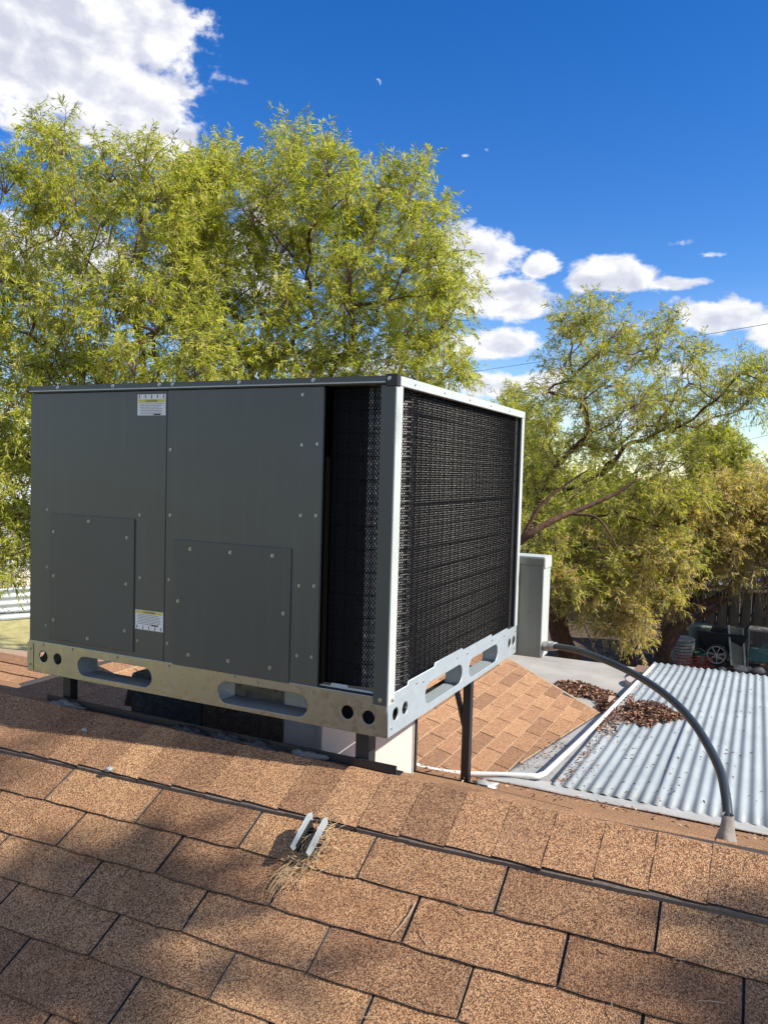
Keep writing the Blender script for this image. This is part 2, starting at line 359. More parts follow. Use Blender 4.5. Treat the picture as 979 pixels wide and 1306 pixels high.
# ================================================================== THE HOUSE ROOF
house = thing('house', 'low house whose tan asphalt shingle roof fills the foreground', 'house', (0, -.4, -3.2))
TH = R(1.4); CZ = -.0913
EX = Vector((math.cos(TH), math.sin(TH), .5*math.sin(TH))); EY = Vector((-math.sin(TH), math.cos(TH), .5*math.cos(TH)))/1.118
EXn = EX.normalized(); NZ = EX.cross(EY).normalized()
def near(xp, r, h=0.0):
    return Vector((0, 0, CZ)) + EX*xp - EY*r*1.0 + NZ*h
def shingle_mesh(w, e, t, seed, name='shingle'):
    r = random.Random(seed); nx = 6; over = .012
    v = []; f = []; mi = []
    hw = w/2; top = []; bot = []
    for i in range(nx+1):
        x = -hw+w*i/nx
        top.append((x+ (r.uniform(-.002, .002) if 0 < i < nx else 0), r.uniform(-.0022, .0022) + (.003 if i in (0, nx) else 0), r.uniform(-.0006, .0012)))
    v = top + [(p[0], e*.5, -t*.45+r.uniform(-.0006, .0006)) for p in top] + [(p[0], e+over, -t*(1+over/e)) for p in top] + [(p[0], p[1]+.001, -t-.004) for p in top]
    k = nx+1
    for i in range(nx):
        f.append((i, i+1, k+i+1, k+i)); mi.append(0)
        f.append((k+i, k+i+1, 2*k+i+1, 2*k+i)); mi.append(0)
        f.append((3*k+i, 3*k+i+1, i+1, i)); mi.append(1)
    b = len(v); v += [(-hw, e+over, -t*(1+over/e)-.005), (hw, e+over, -t*(1+over/e)-.005)]
    f += [(3*k, 0, k, 2*k, b), (nx, 3*k+nx, b+1, 2*k+nx, k+nx)]; mi += [1, 1]
    me = bpy.data.meshes.new(name); me.from_pydata(v, [], f); me.polygons.foreach_set('material_index', mi)
    me.materials.append(MS); me.materials.append(MEDGE); me.update(); return me
SH_W, PITCH = .2978, .3025
TT = .0040
variants = {}
def near_row(k):
    rs = [.166, .286, .396, .502, .603, .717]
    return rs[k] if k < len(rs) else .717+.112*(k-5)
OFFS = [None, .051, .199, .045, .186, .022]
rnd = random.Random(11)
far_mb = []
for k in range(1, 31):
    r1, r0 = near_row(k), near_row(k-1); e = r1-r0
    off = OFFS[k] if k < 6 else (.19 if k % 2 == 0 else .04)+rnd.uniform(-.02, .02)
    ke = round(e, 3)
    if ke not in variants: variants[ke] = [shingle_mesh(SH_W+random.Random(s).uniform(-.002, .002), e, TT, s+int(ke*5000)) for s in range(4)]
    for i in range(-14, 15):
        x = off+i*PITCH+PITCH/2
        if abs(x) > 3.9: continue
        me = variants[ke][rnd.randrange(4)]
        T = Matrix((EXn, EY.normalized(), NZ)).transposed().to_4x4(); T.translation = near(x, r1)
        T = T @ Matrix.Rotation(rnd.uniform(-.006, .006), 4, 'Z') @ Matrix.Rotation(rnd.uniform(-.004, .004), 4, 'Y')
        if k <= 9 and -1.95+max(0, r1-.35)*.9 < x < 1.35: link('shingle', me, None, house, M4=T)
        else: far_mb.append((me, T))
def join_meshes(name, items, mats, parent):
    V = []; Fc = []; Mi = []; n = 0
    for me, T in items:
        V += [T @ v.co for v in me.vertices]; Fc += [tuple(i+n for i in p.vertices) for p in me.polygons]; Mi += [p.material_index for p in me.polygons]; n += len(me.vertices)
    me = bpy.data.meshes.new(name); me.from_pydata(V, [], Fc); me.polygons.foreach_set('material_index', Mi)
    for mm in mats: me.materials.append(mm)
    o = link(name, me, None, parent); o['kind'] = 'stuff'; return o
join_meshes('outer_shingles', far_mb, [MS, MEDGE], house)
# deck under the shingles (felt seen in the joints)
MFELT = mat_simple('black_roofing_felt', (.065, .052, .044), .95, .4, 40)
d = MB(); d.add([near(-4, .0, -.0105), near(4, .0, -.0105), near(4, 4.1, -.0105), near(-4, 4.1, -.0105)], [(0, 3, 2, 1)]); 
d.add([near(-4, .0, -.06), near(4, .0, -.06), near(4, 4.1, -.06), near(-4, 4.1, -.06)], [(0, 1, 2, 3)]); d.build('roof_deck', MFELT, house)
# ridge caps
def cap_mesh(seed, x0, x1, near_edge_y):
    r = random.Random(seed); prof = []
    ye = near_edge_y
    for t in (0, .25, .5, .75, 1): 
        y = ye*(1-t)-.02*t; prof.append((y, .5*y+CZ+.0075*(1-t)+.001*t+r.uniform(-.0008, .0008)))
    prof[0] = (ye+r.uniform(-.0012, .0012), .5*ye+CZ+.0075)
    prof += [(0.0, CZ+.0005), (.03, CZ-.0085), (.075, CZ-.0265), (.16, CZ-.4*.16+.010)]
    nx = 3; v = []; f = []; mi = []; P = len(prof)
    for i in range(nx+1):
        x = x0+(x1-x0)*i/nx; lift = .0018*(1-i/nx)
        for j, (y, z) in enumerate(prof): v.append((x+r.uniform(-.0006, .0006), y+(r.uniform(-.0015, .0015) if j in (0, P-1) else 0), z+lift))
    nb = len(v)
    for i in range(nx+1):
        x = x0+(x1-x0)*i/nx
        for j, (y, z) in enumerate(prof): v.append((x, y, z-.012 if j in (0, P-1) else z-.009))
    for i in range(nx):
        for j in range(P-1): f.append((i*P+j, (i+1)*P+j, (i+1)*P+j+1, i*P+j+1)); mi.append(0)
        f.append((nb+i*P, nb+(i+1)*P, (i+1)*P, i*P)); mi.append(1)
        f.append((i*P+P-1, (i+1)*P+P-1, nb+(i+1)*P+P-1, nb+i*P+P-1)); mi.append(1)
    for j in range(P-1):
        f.append((j, j+1, nb+j+1, nb+j)); mi.append(1); f.append((nx*P+j+1, nx*P+j, nb+nx*P+j, nb+nx*P+j+1)); mi.append(1)
    me = bpy.data.meshes.new('ridge_cap_shingle'); me.from_pydata(v, [], f); me.polygons.foreach_set('material_index', mi)
    me.materials.append(MSC); me.materials.append(MEDGE); me.update()
    for p in me.polygons: p.use_smooth = p.material_index == 0 and False
    return me
x = -2.0; k = 0; rc = random.Random(3)
while x < 1.5:
    w = .105+rc.uniform(-.003, .003); yn = x*math.sin(TH)-.166/1.118
    me = cap_mesh(k, x, x+w+.0005, yn+rc.uniform(-.0014, .0014)); link('ridge_cap', me, None, house); x += w; k += 1
us = MB(); ru = random.Random(31); xs_ = -4.0
while xs_ < 4.0:
    w = ru.uniform(.05, .11); yy0 = xs_*math.sin(TH)-.166/1.118-.0042+ru.uniform(-.0014, .0014); x1_ = min(4.0, xs_+w)
    us.add([(xs_, yy0, .5*yy0+CZ+.0036), (x1_, yy0+ru.uniform(-.0006, .0006)+w*.024, .5*(yy0+w*.024)+CZ+.0036), (x1_, yy0+.03, .5*(yy0+.03)+CZ+.0042), (xs_, yy0+.03, .5*(yy0+.03)+CZ+.0042), (xs_, yy0, .5*yy0+CZ-.004), (x1_, yy0+w*.024, .5*(yy0+w*.024)+CZ-.004)], [(0, 1, 2, 3), (4, 5, 1, 0)]); xs_ = x1_
us.build('underlying_cap_edge', mat_simple('worn_shingle_edge', (.13, .10, .08), .95, .5, 120), house)
# main roof: far side, wing, walls
FS = lambda x, y, h=0: Vector((x, y, CZ-.006-.38*y+h))
WG = lambda x, y, h=0: Vector((x, y, -.9-.3*x+h))
d = MB(); d.add([FS(-4, .02), FS(4, .02), FS(4, 1.95), FS(-4, 1.95)], [(0, 1, 2, 3)]); d.build('far_slope', MSC, house)
def eave_x(y): return -.25+(y-2.301)*.1276
def rake_y(x): return 3.699-(x+.786)*.399
MWEDGE = mat_simple('sunlit_edge_and_deck', (.36, .26, .17), .9, .4, 60)  # wing butt edges coloured pale tan for the sun that strikes them
def wing():
    rw = random.Random(21); nrow = 0; xr = -1.945; wing_list = []
    step = .0855
    e0 = -.105; rows = int((e0-xr)/step)+2
    for j in range(rows):
        xa = e0-(j+1)*step; xb = e0-j*step          # xb = butt edge (lower), xa = upslope
        if xb < xr: break
        off = .144*(j % 2)+rw.uniform(-.012, .012)
        y = 0.3+off
        while y < 4.6:
            y0, y1 = y+.0042, y+.288-.0042; y += .288
            if y1 < 1.9+.75*xb-.15: continue
            pts = []
            for (px, py, h) in ((xb, y0, .0068), (xb, y1, .0068), (xa-.006, y1, .0003), (xa-.006, y0, .0003)):
                px = min(px, eave_x(py)); py = min(py, rake_y(px)); pts.append(WG(px, py, h+rw.uniform(-.0007, .0007)))
            if (pts[1]-pts[0]).length < .03 or (pts[2]-pts[1]).length < .02: continue
            v = pts+[p+Vector((0, 0, -.009)) for p in pts]
            me = bpy.data.meshes.new('shingle'); me.from_pydata(v, [], [(0, 1, 2, 3), (4, 5, 1, 0), (5, 6, 2, 1), (7, 4, 0, 3)])
            me.polygons.foreach_set('material_index', [0, 1, 1, 1]); me.materials.append(MSW); me.materials.append(MWEDGE); me.update()
            wing_list.append((me, (pts[0]+pts[2])/2))
    vis = [w for w in wing_list if (w[1].x > -1.45 or w[1].y < 1.9)]
    for me, c in vis: link('shingle', me, None, house)
    rest = [(me, Matrix.Identity(4)) for me, c in wing_list if not (c.x > -1.45 or c.y < 1.9)]
    join_meshes('wing_outer_shingles', rest, [MSW, MWEDGE], house)
    return len(vis)
nw = wing(); print('wing shingles', nw)
d = MB()
A, B_, C_, D_ = (-1.945, .3), (eave_x(1.5), 1.5), (-.106, 3.428), (-1.945, rake_y(-1.945))
d.add([WG(*A, -.004), WG(*B_, -.004), WG(*C_, -.004), WG(*D_, -.004)], [(0, 1, 2, 3)])
d.add([WG(*A, -.004), (-3.6, .3, -.82), (-3.6, rake_y(-1.945), -.82), WG(*D_, -.004)], [(0, 3, 2, 1)]); d.build('wing_deck', MFELT, house)
# rake board closing the wing's far end down to the flat roof
d = MB(); a, b = WG(-.106, 3.428, .002), WG(-1.945, rake_y(-1.945), .002)
off = Vector((.12, .3, 0)).normalized()*.02
d.add([a, b, b-Vector((0, 0, .75)), (a.x, a.y, -.98), a+off, b+off, b+off-Vector((0, 0, .75)), (a.x+off.x, a.y+off.y, -.98)], [(0,1,2,3),(4,7,6,5),(0,4,5,1),(0,3,7,4)])
d.build('rake_board', mat_simple('tan_painted_trim', (.34,.26,.17), .8), house)
# flat roofs below the wing
d = MB(); d.box((-3.2, 2.2, -1.08), (-.012, 5.27, -.962)); d.build('rolled_roofing', MROLL, house, bevel=.004)
def wavy_sheet(P, nu, nv, amp, seed, thick=.004):
    """bilinear patch with gentle buckles and a real thickness"""
    r = random.Random(seed); ph = [r.uniform(0, 6) for _ in range(4)]; v = []; P = [Vector(p) for p in P]
    for j in range(nv+1):
        for i in range(nu+1):
            u, w = i/nu, j/nv; p = (P[0]*(1-u)+P[1]*u)*(1-w)+(P[3]*(1-u)+P[2]*u)*w
            p = p+Vector((0, 0, amp*(math.sin(u*13+ph[0])*.5+math.sin(u*29+w*5+ph[1])*.35+math.sin(w*7+u*4+ph[2])*.4)))
            if j in (0, nv): p += Vector((0, amp*1.2*math.sin(u*37+ph[3]), 0))
            v.append(p)
    n = len(v); v += [p-Vector((0, 0, thick)) for p in v]; k = nu+1
    f = [(j*k+i, j*k+i+1, (j+1)*k+i+1, (j+1)*k+i) for j in range(nv) for i in range(nu)]
    f += [tuple(q+n for q in t[::-1]) for t in f]
    for i in range(nu): f += [(n+i, n+i+1, i+1, i), (nv*k+i, nv*k+i+1, n+nv*k+i+1, n+nv*k+i)]
    for j in range(nv): f += [(j*k, (j+1)*k, n+(j+1)*k, n+j*k), (n+j*k+nu, n+(j+1)*k+nu, (j+1)*k+nu, j*k+nu)]
    return MB().add(v, f)
w = wavy_sheet([(eave_x(1.6)-.02, 1.6, -.806), (-.002, 1.6, -.742), (-.002, 3.75, -.872), (-.10, 3.46, -.876)], 8, 30, .003, 2)
w.build('coated_flashing', MCOAT, house, True)
w = wavy_sheet([(-.30, 1.585, -.690), (3.1, 1.565, -.684), (3.1, 1.80, -.742), (-.06, 1.84, -.745)], 90, 4, .0035, 5)
w.build('coated_flashing', MCOAT, house, True)
# rear-left lower roof that rises away beyond the wing
LP = lambda x, y, h=0: Vector((x, y, -.86+.27*(y-2.4)+h))
lr = MB().add([LP(-9, .9, -.01), LP(-3.3, .9, -.01), LP(-3.3, 2.69, -.01), LP(-9, 2.06, -.01)], [(0, 1, 2, 3)]).add([LP(-9, .9, -.16), LP(-3.3, .9, -.16), LP(-3.3, 2.69, -.16), LP(-9, 2.06, -.16)], [(3, 2, 1, 0)]).add([LP(-3.3, 2.69, -.01), LP(-9, 2.06, -.01), LP(-9, 2.06, -.4), LP(-3.3, 2.69, -.4)], [(0, 1, 2, 3)])
lr.build('lower_roof_deck', MWEDGE, house)
lvar = [shingle_mesh(.298, .118, .009, 50+s) for s in range(3)]
for me in lvar: me.materials.clear(); me.materials.append(MSW); me.materials.append(MEDGE)
up_l = Vector((0, 1, .27)).normalized(); nl = Vector((1, 0, 0)).cross(up_l); Tl = Matrix((Vector((1, 0, 0)), up_l, nl)).transposed().to_4x4()
rl = random.Random(8); cnt = 0; rest = []
for j in range(18):
    y = 1.0+j*.1145
    for i in range(19):
        x = -8.7+i*.302+.151*(j % 2)
        if y+.1 > 2.06+(x+9)*.11: continue
        T = Tl.copy(); T.translation = LP(x, y)
        if -5.1 < x < -3.7 and 1.75 < y and cnt < 45: link('shingle', lvar[rl.randrange(3)], None, house, M4=T); cnt += 1
        else: rest.append((lvar[rl.randrange(3)], T))
join_meshes('lower_roof_outer_shingles', rest, [MSW, MEDGE], house)
# walls
MWALL = mat_simple('cream_stucco_wall', (.50, .44, .34), .92, .12, 20)
d = MB(); d.box((-3.75, -3.2, -3.2), (3.75, 1.0, -1.82)); d.box((-3.1, 1.002, -3.2), (-.12, 5.15, -1.084)); d.box((-8.8, .9, -3.2), (-3.752, 2.3, -1.45)); d.build('wall', MWALL, house)
for sx in (-3.752, 3.752):
    d = MB(); d.add([(sx, -3.2, -1.822), (sx, 1.0, -1.822), (sx, 1.0, -.55), (sx, 0, -.16), (sx, -3.2, -1.76)], [(0, 1, 2, 3, 4)]); d.build('gable_wall', MWALL, house)
# patched nail heads and little dabs on the roof
def blob(name, c, r, mat, seed, n=2, parent=None, amp=.25):
    b = bmesh.new(); bmesh.ops.create_icosphere(b, subdivisions=n, radius=1); rr = random.Random(seed); ph = [rr.uniform(0, 6) for _ in range(6)]
    for v in b.verts:
        p = v.co.copy(); k = 1+amp*(math.sin(p.x*5+ph[0])*math.sin(p.y*6+ph[1])+.6*math.sin(p.z*9+ph[2]+p.x*7)+.4*rr.uniform(-1, 1))
        v.co = Vector((p.x*r[0]*k, p.y*r[1]*k, p.z*r[2]*k))+Vector(c)
    me = bpy.data.meshes.new(name); b.to_mesh(me); b.free(); me.polygons.foreach_set('use_smooth', [True]*len(me.polygons)); me.update()
    return link(name, me, mat, parent)
blob('sealant_dab', near(-.735, .163, .014), (.014, .010, .006), MSEAL, 1, parent=house)
blob('sealant_dab', near(-.93, .045, .006), (.011, .005, .007), MSEAL, 2, parent=house)

# ================================================================== METAL PATIO ROOF
patio = thing('patio_roof', 'corrugated galvanized iron patio roof strewn with dry leaves behind the ridge', 'metal roof', (1.5, 3.4, -3.2))
MZ = lambda y: -.62-.06*y
def tin_sheet(x0, x1, y0, y1, lift, seed):
    P = .0541; npp = 8; nx = int(round((x1-x0)/P*npp)); ny = 14; v = []; r = random.Random(seed); ph = r.uniform(0, 6)
    for j in range(ny+1):
        y = y0+(y1-y0)*j/ny
        for i in range(nx+1):
            x = x0+(x1-x0)*i/nx; ph2 = 2*math.pi*(x-.43)/P
            z = MZ(y)+.0060*math.sin(ph2)+lift+.002*math.sin(y*2.3+ph)+.0012*math.sin(y*7+x*5)
            v.append((x-.006*(y-1.75), y+.004*math.sin(x*9)*(1 if j == 0 else 0), z))
    n = len(v); k = nx+1; v += [(a, b, c-.0012) for a, b, c in v]
    f = [(j*k+i, j*k+i+1, (j+1)*k+i+1, (j+1)*k+i) for j in range(ny) for i in range(nx)]
    f += [tuple(q+n for q in t[::-1]) for t in f]
    f += [(n+i, n+i+1, i+1, i) for i in range(nx)]+[(n+ny*k+i+1, n+ny*k+i, ny*k+i, ny*k+i+1) for i in range(nx)]
    f += [(j*k, (j+1)*k, n+(j+1)*k, n+j*k) for j in range(ny)]+[(n+j*k+nx, n+(j+1)*k+nx, (j+1)*k+nx, j*k+nx) for j in range(ny)]
    return MB().add(v, f)
edges = [.004, .433, 1.082, 1.731, 2.380, 3.03]
for i in range(5):
    tin_sheet(edges[i], edges[i+1]+.03, 1.735, 5.50, .0016*(i % 2), i).build('corrugated_sheet', MTIN, patio, True)
# screws on the ridges
sc = MB(); rs = random.Random(5)
for yy in (1.95, 2.8, 3.7, 4.6, 5.4):
    for i in range(0, 54, 4):
        xx = .43+.0541*(i-7)+.0541/4
        if xx > .1: c = Vector((xx-.006*(yy-1.75), yy, MZ(yy)+.0072)); sc.tube([c, c+Vector((0, 0, .005))], .006, 6)
o = sc.build('roofing_screws', MSCREW, patio); o['kind'] = 'stuff'
MWOOD = mat_simple('weathered_timber', (.20, .15, .11), .9, .3, 12)
for yy in (2.1, 3.7, 5.3): MB().box((.03, yy-.02, MZ(yy)-.10), (3.0, yy+.02, MZ(yy)-.014)).build('purlin', MWOOD, patio)
for xx in (.1, 1.5, 2.9): MB().box((xx-.045, 5.26, -3.2), (xx+.045, 5.34, MZ(5.3)-.102)).build('post', MWOOD, patio)
# white pipe run: across behind the ridge and along the metal roof's edge
tag(MB().tube(smooth_path([(-.82, 1.60, -.640), (-.60, 1.600, -.703), (-.44, 1.655, -.727), (-.2, 1.72, -.712), (-.065, 1.75, -.702)], 5)+smooth_path([(-.045, 1.80, -.702), (-.02, 2.7, -.757), (-.002, 4.0, -.835), (.014, 5.2, -.907)], 6), .0125, 10).build('drain_pipe', MPVC, None, True),
    'thin white drain pipe lying behind the ridge and turning along the metal roof edge', 'pipe')

# ================================================================== LEAVES ON THE ROOFS
MDRY = NT('dry_fallen_leaves', rough=.8)
MDRY.col(MDRY.ramp(MDRY.n('Attribute', attribute_name='tone').outputs['Fac'], [(0, (.06,.030,.020)), (.4, (.20,.090,.055)), (.75, (.36,.19,.12)), (1, (.52,.38,.25))])); MDRY = MDRY.m
def leaf_mesh(name, pos, dirs, nors, L, Wd, tone, bend=.15):
    """many narrow pointed leaves: 4 verts, 2 triangles each"""
    n = len(pos); side = np.cross(dirs, nors); side /= np.linalg.norm(side, axis=1)[:, None]+1e-9
    L = L[:, None]; Wd = Wd[:, None]
    mid = pos+dirs*L*.45+nors*L*bend*.5
    v = np.empty((n, 4, 3)); v[:, 0] = pos; v[:, 1] = mid+side*Wd; v[:, 2] = pos+dirs*L-nors*L*bend*.4; v[:, 3] = mid-side*Wd
    me = bpy.data.meshes.new(name); me.vertices.add(n*4); me.vertices.foreach_set('co', v.ravel().astype(np.float32))
    b = np.arange(n)[:, None]*4; f = np.concatenate([b+0, b+1, b+2, b+0, b+2, b+3], 1).ravel()
    me.loops.add(n*6); me.loops.foreach_set('vertex_index', f.astype(np.int32)); me.polygons.add(n*2)
    me.polygons.foreach_set('loop_start', (np.arange(n*2)*3).astype(np.int32)); me.polygons.foreach_set('loop_total', np.full(n*2, 3, np.int32))
    at = me.attributes.new('tone', 'FLOAT', 'POINT'); at.data.foreach_set('value', np.repeat(tone, 4).astype(np.float32))
    me.update(); me.validate(); return me
def unit(a): return a/(np.linalg.norm(a, axis=1)[:, None]+1e-9)
def debris(name, label, cat, pts, zf, spread_h, seed, Lr=(.03, .055), parent=None, kind='stuff'):
    rg = np.random.default_rng(seed); n = len(pts)
    pos = np.column_stack([pts, [zf(x, y) for x, y in pts]]); pos[:, 2] += rg.random(n)*spread_h+.003
    d = unit(np.column_stack([rg.normal(size=(n, 2)), rg.normal(size=n)*.35])); no = unit(rg.normal(size=(n, 3))*.5+np.array([0, 0, 1.0]))
    me = leaf_mesh(name, pos, d, no, rg.uniform(*Lr, n), rg.uniform(.006, .011, n), rg.random(n), .35)
    o = link(name, me, MDRY, parent); o['kind'] = 'stuff'
    if label: o['label'] = label; o['category'] = cat
    return o
def mound(cx, cy, rx, ry, h, n, rg, rot=0):
    a = rg.random(n)*2*np.pi; rr = np.sqrt(rg.random(n))*(1+.28*np.sin(a*3+1)+.15*np.sin(a*7)); x = rr*np.cos(a)*rx; y = rr*np.sin(a)*ry
    c, s = math.cos(rot), math.sin(rot); hh = np.clip(1-(x/rx)**2-(y/ry)**2, 0, 1)**.8*h
    return cx+x*c-y*s, cy+x*s+y*c, hh
def build_piles():
    rg = np.random.default_rng(7)
    x, y, h = mound(.21, 3.40, .15, .24, .06, 3300, rg, .1); x2, y2, h2 = mound(.06, 3.35, .12, .5, .012, 500, rg); 
    X = np.r_[x, x2]; Y = np.r_[y, y2]; H = np.r_[h, h2]
    n = len(X); pos = np.column_stack([X, Y, MZ(Y)+.010+H*rg.random(n)**.4])
    d = unit(np.column_stack([rg.normal(size=(n, 2)), rg.normal(size=n)*.4])); no = unit(rg.normal(size=(n, 3))*.6+np.array([0, 0, 1.0]))
    o = link('leaf_pile', leaf_mesh('leaf_pile', pos, d, no, rg.uniform(.022, .042, n), rg.uniform(.0045, .008, n), rg.random(n), .35), MDRY)
    tag(o, 'heap of dry brown leaves on the corrugated metal roof', 'leaf pile', kind='stuff')
    x, y, h = mound(-.36, 4.22, .28, .16, .025, 2100, rg, -.5); x2, y2, h2 = mound(-.12, 3.95, .10, .30, .02, 1000, rg)
    X = np.r_[x, x2]; Y = np.r_[y, y2]; H = np.r_[h, h2]; keep = X < -.02; X, Y, H = X[keep], Y[keep], H[keep]
    n = len(X); pos = np.column_stack([X, Y, -.955+.004+H*rg.random(n)**.4])
    d = unit(np.column_stack([rg.normal(size=(n, 2)), rg.normal(size=n)*.4])); no = unit(rg.normal(size=(n, 3))*.6+np.array([0, 0, 1.0]))
    o = link('leaf_pile', leaf_mesh('leaf_pile', pos, d, no, rg.uniform(.024, .045, n), rg.uniform(.005, .009, n), rg.random(n), .35), MDRY)
    tag(o, 'drift of dry brown leaves in the corner of the flat grey roof', 'leaf pile', kind='stuff')
    # scattered leaves: along the pipe, in the troughs, on the grey strip, behind the ridge
    P = []
    for _ in range(420):                      # metal roof, denser near its left edge and lower end
        a = rg.random()**2.2*.85; y = 1.8+3.6*rg.random()**1.4; P.append((.02+a-.006*(y-1.75), y, MZ(y)+.004))
    for _ in range(330): y = 1.8+rg.random()**1.5*3.0; P.append((.01+abs(rg.normal())*.045-.006*(y-1.75), y, MZ(y)+.004))
    for _ in range(150): yy = 2.05+rg.random()*.6; P.append((-.24+rg.random()*.2, yy, -.77-.058*(yy-1.6)))
    for _ in range(80): yy = 2.9+rg.random()*.5; P.append((-.11+rg.random()*.08, yy, -.775-.058*(yy-1.6)))
    for _ in range(260): x = -.6+rg.random()*1.7; y = .7+rg.random()*.8; P.append((x, y, CZ-.38*y+.004))
    P = np.array(P); n = len(P); d = unit(np.column_stack([rg.normal(size=(n, 2)), rg.normal(size=n)*.2])); no = unit(rg.normal(size=(n, 3))*.35+np.array([0, 0, 1.0]))
    o = link('fallen_leaves', leaf_mesh('fallen_leaves', P, d, no, rg.uniform(.010, .026, n), rg.uniform(.002, .0048, n), rg.random(n), .3), MDRY)
    tag(o, 'loose brown leaves scattered over the metal roof and grey flashing', 'fallen leaves', kind='stuff')
build_piles()
MSTONE = mat_simple('tan_paving_stone', (.46, .32, .22), .9, .2, 25); MSTONE2 = mat_simple('grey_tan_stone', (.42, .37, .31), .9, .2, 25)
def slab(name, c, sx, sy, h, rot, mat, seed, parent=None):
    r = random.Random(seed); n = 9; P = [(sx*(1+r.uniform(-.2, .15))*math.cos(2*math.pi*i/n), sy*(1+r.uniform(-.2, .15))*math.sin(2*math.pi*i/n)) for i in range(n)]
    cc, ss = math.cos(rot), math.sin(rot); P = [(c[0]+a*cc-b*ss, c[1]+a*ss+b*cc) for a, b in P]
    m_ = MB().add([(a, b, c[2]) for a, b in P]+[(a, b, c[2]+h) for a, b in P], [tuple(range(n))[::-1], tuple(range(n, 2*n))]+[(i, (i+1) % n, n+(i+1) % n, n+i) for i in range(n)])
    return m_.build(name, mat, parent, bevel=.006)
tag(slab('stone', (-.09, 3.93, -.94), .055, .13, .035, .3, MSTONE, 1), 'flat tan stone half buried in the leaf drift beside the metal roof', 'stone')
tag(slab('stone', (-.08, 4.66, -.962), .055, .12, .045, .1, MSTONE2, 2), 'pale stone behind the leaf drift near the metal roof corner', 'stone')
tag(MB().box((-.105, 4.86, -.961), (-.005, 5.1, -.90)).build('brick', mat_simple('brown_brick', (.20, .12, .08), .9, .2, 30), bevel=.004), 'small dark brown brick at the metal roof\'s far left corner', 'brick')

# ================================================================== THE UNIT
ac = thing('rooftop_air_conditioner', 'large dark grey rooftop air conditioning unit with black condenser coil', 'air conditioner', (-.618, .545, 0))
WX, DY, HZ = 1.237, 1.089, .875
slots_f = [stadium(-.8845, .044, .29, .060), stadium(-.366, .043, .285, .062)]
hol_f = [circ(-1.172, .052, .019), circ(-1.112, .052, .018), circ(-.109, .048, .0185), circ(-.050, .044, .0185)]
slots_r = [stadium(.377, .050, .29, .060), stadium(.725, .046, .29, .062)]
hol_r = [circ(.044, .050, .018), circ(.101, .050, .018), circ(1.005, .050, .018), circ(1.056, .050, .018)]
def railface(outer, holes, axis, org, nm, mat): return link(nm, flat_shape(outer, holes, .0016, axis, org, nm), mat, ac, loc=(0, 0, 0))
rect = lambda a, b, c, d_: [(a, b), (c, b), (c, d_), (a, d_)]
fr = railface(rect(-WX+.002, .001, -.002, .097), slots_f+hol_f, 'y', .0008, 'base_rail', MGALV)
rr_out = [(0.003, .001), (DY-.002, .001), (DY-.002, .100), (.98, .100), (.975, .108), (.80, .108), (.795, .117), (.52, .117), (.515, .124), (.30, .124), (.295, .114), (.12, .114), (.115, .104), (.003, .104)]
rr = railface(rr_out, slots_r+hol_r, 'x', .0008, 'base_rail', MGALVB)
slots_b = [stadium(-.87, .046, .29, .060), stadium(-.366, .046, .29, .060)]
rb = railface(rect(-WX+.002, .001, -.002, .097), slots_b, 'y', DY-.0008, 'base_rail', MGALV)
rl_ = railface(rect(.003, .001, DY-.002, .097), slots_r+hol_r, 'x', -WX-.0008, 'base_rail', MGALV)
# fork pockets: channels that run back from the slots
for x0, x1 in ((-1.035, -.735), (-.515, -.217)):
    MB().box((x0, .0025, .0065), (x1, .085, .0090)).box((x0-.002, .0025, .0092), (x0, .085, .090)).build('fork_pocket', MGALVB, fr)
for y0, y1 in ((.225, .53), (.572, .88)):
    MB().box((-.055, y0, .0065), (-.0025, y1, .0090)).box((-.055, y1, .0092), (-.0025, y1+.002, .090)).build('fork_pocket', MGALVB, rr)
# bottom and top flanges of the rails
for r_, a, b in ((fr, (-WX+.004, .003, .0005), (-.004, .036, .0025)), (rr, (-.036, .037, .0006), (-.001, DY-.038, .0026)), (rb, (-WX+.004, DY-.036, .0005), (-.004, DY-.003, .0025)), (rl_, (-WX+.001, .037, .0006), (-WX+.036, DY-.038, .0026))):
    MB().box(a, b).build('flange', MGALVB, r_)
link('drain_pan', MB().box((-WX+.006, .006, .0975), (-.006, DY-.006, .102)).mesh('drain_pan'), MDARK, ac)
MB().box((-.150, .038, .008), (-.030, .041, .088)).build('hole_shade_plate', MDARK, fr)  # added dark plate standing in for the shade behind the rail holes
# left corner bracket on the front rail
MB().box((-WX-.004, -.002, .003), (-WX+.022, .0, .090)).build('corner_bracket', MGALV, ac)
MB().box((-WX+.0225, -.0012, .004), (-WX+.0245, .0, .088)).build('corner_gap', MBLACK, ac)
# pan lip that shows under the coil opening
lip = [(-.196, .092), (-.145, .092), (-.140, .100), (-.115, .100), (-.110, .092), (-.045, .092), (-.045, .106), (-.115, .106), (-.118, .112), (-.160, .112), (-.165, .104), (-.196, .104)]
link('pan_lip', flat_shape(lip, [], .001, 'y', .010, 'pan_lip', .0008), MGALVB, ac, loc=(0, 0, 0))
# front panels
MB().box((-WX, .0022, .094), (-.7015, .012, .858)).build('side_panel', MPANEL, ac, bevel=.0016)
MB().box((-.6985, .0002, .094), (-.199, .010, .858)).build('side_panel', MPANEL, ac, bevel=.0016)
acp = []
acp.append(MB().box((-1.146, -.0022, .111), (-.811, .0020, .495)).build('access_panel', MPANEL2, ac, bevel=.0012))
acp.append(MB().box((-.666, -.0040, .096), (-.282, .0, .446)).build('access_panel', MPANEL2, ac, bevel=.0012))
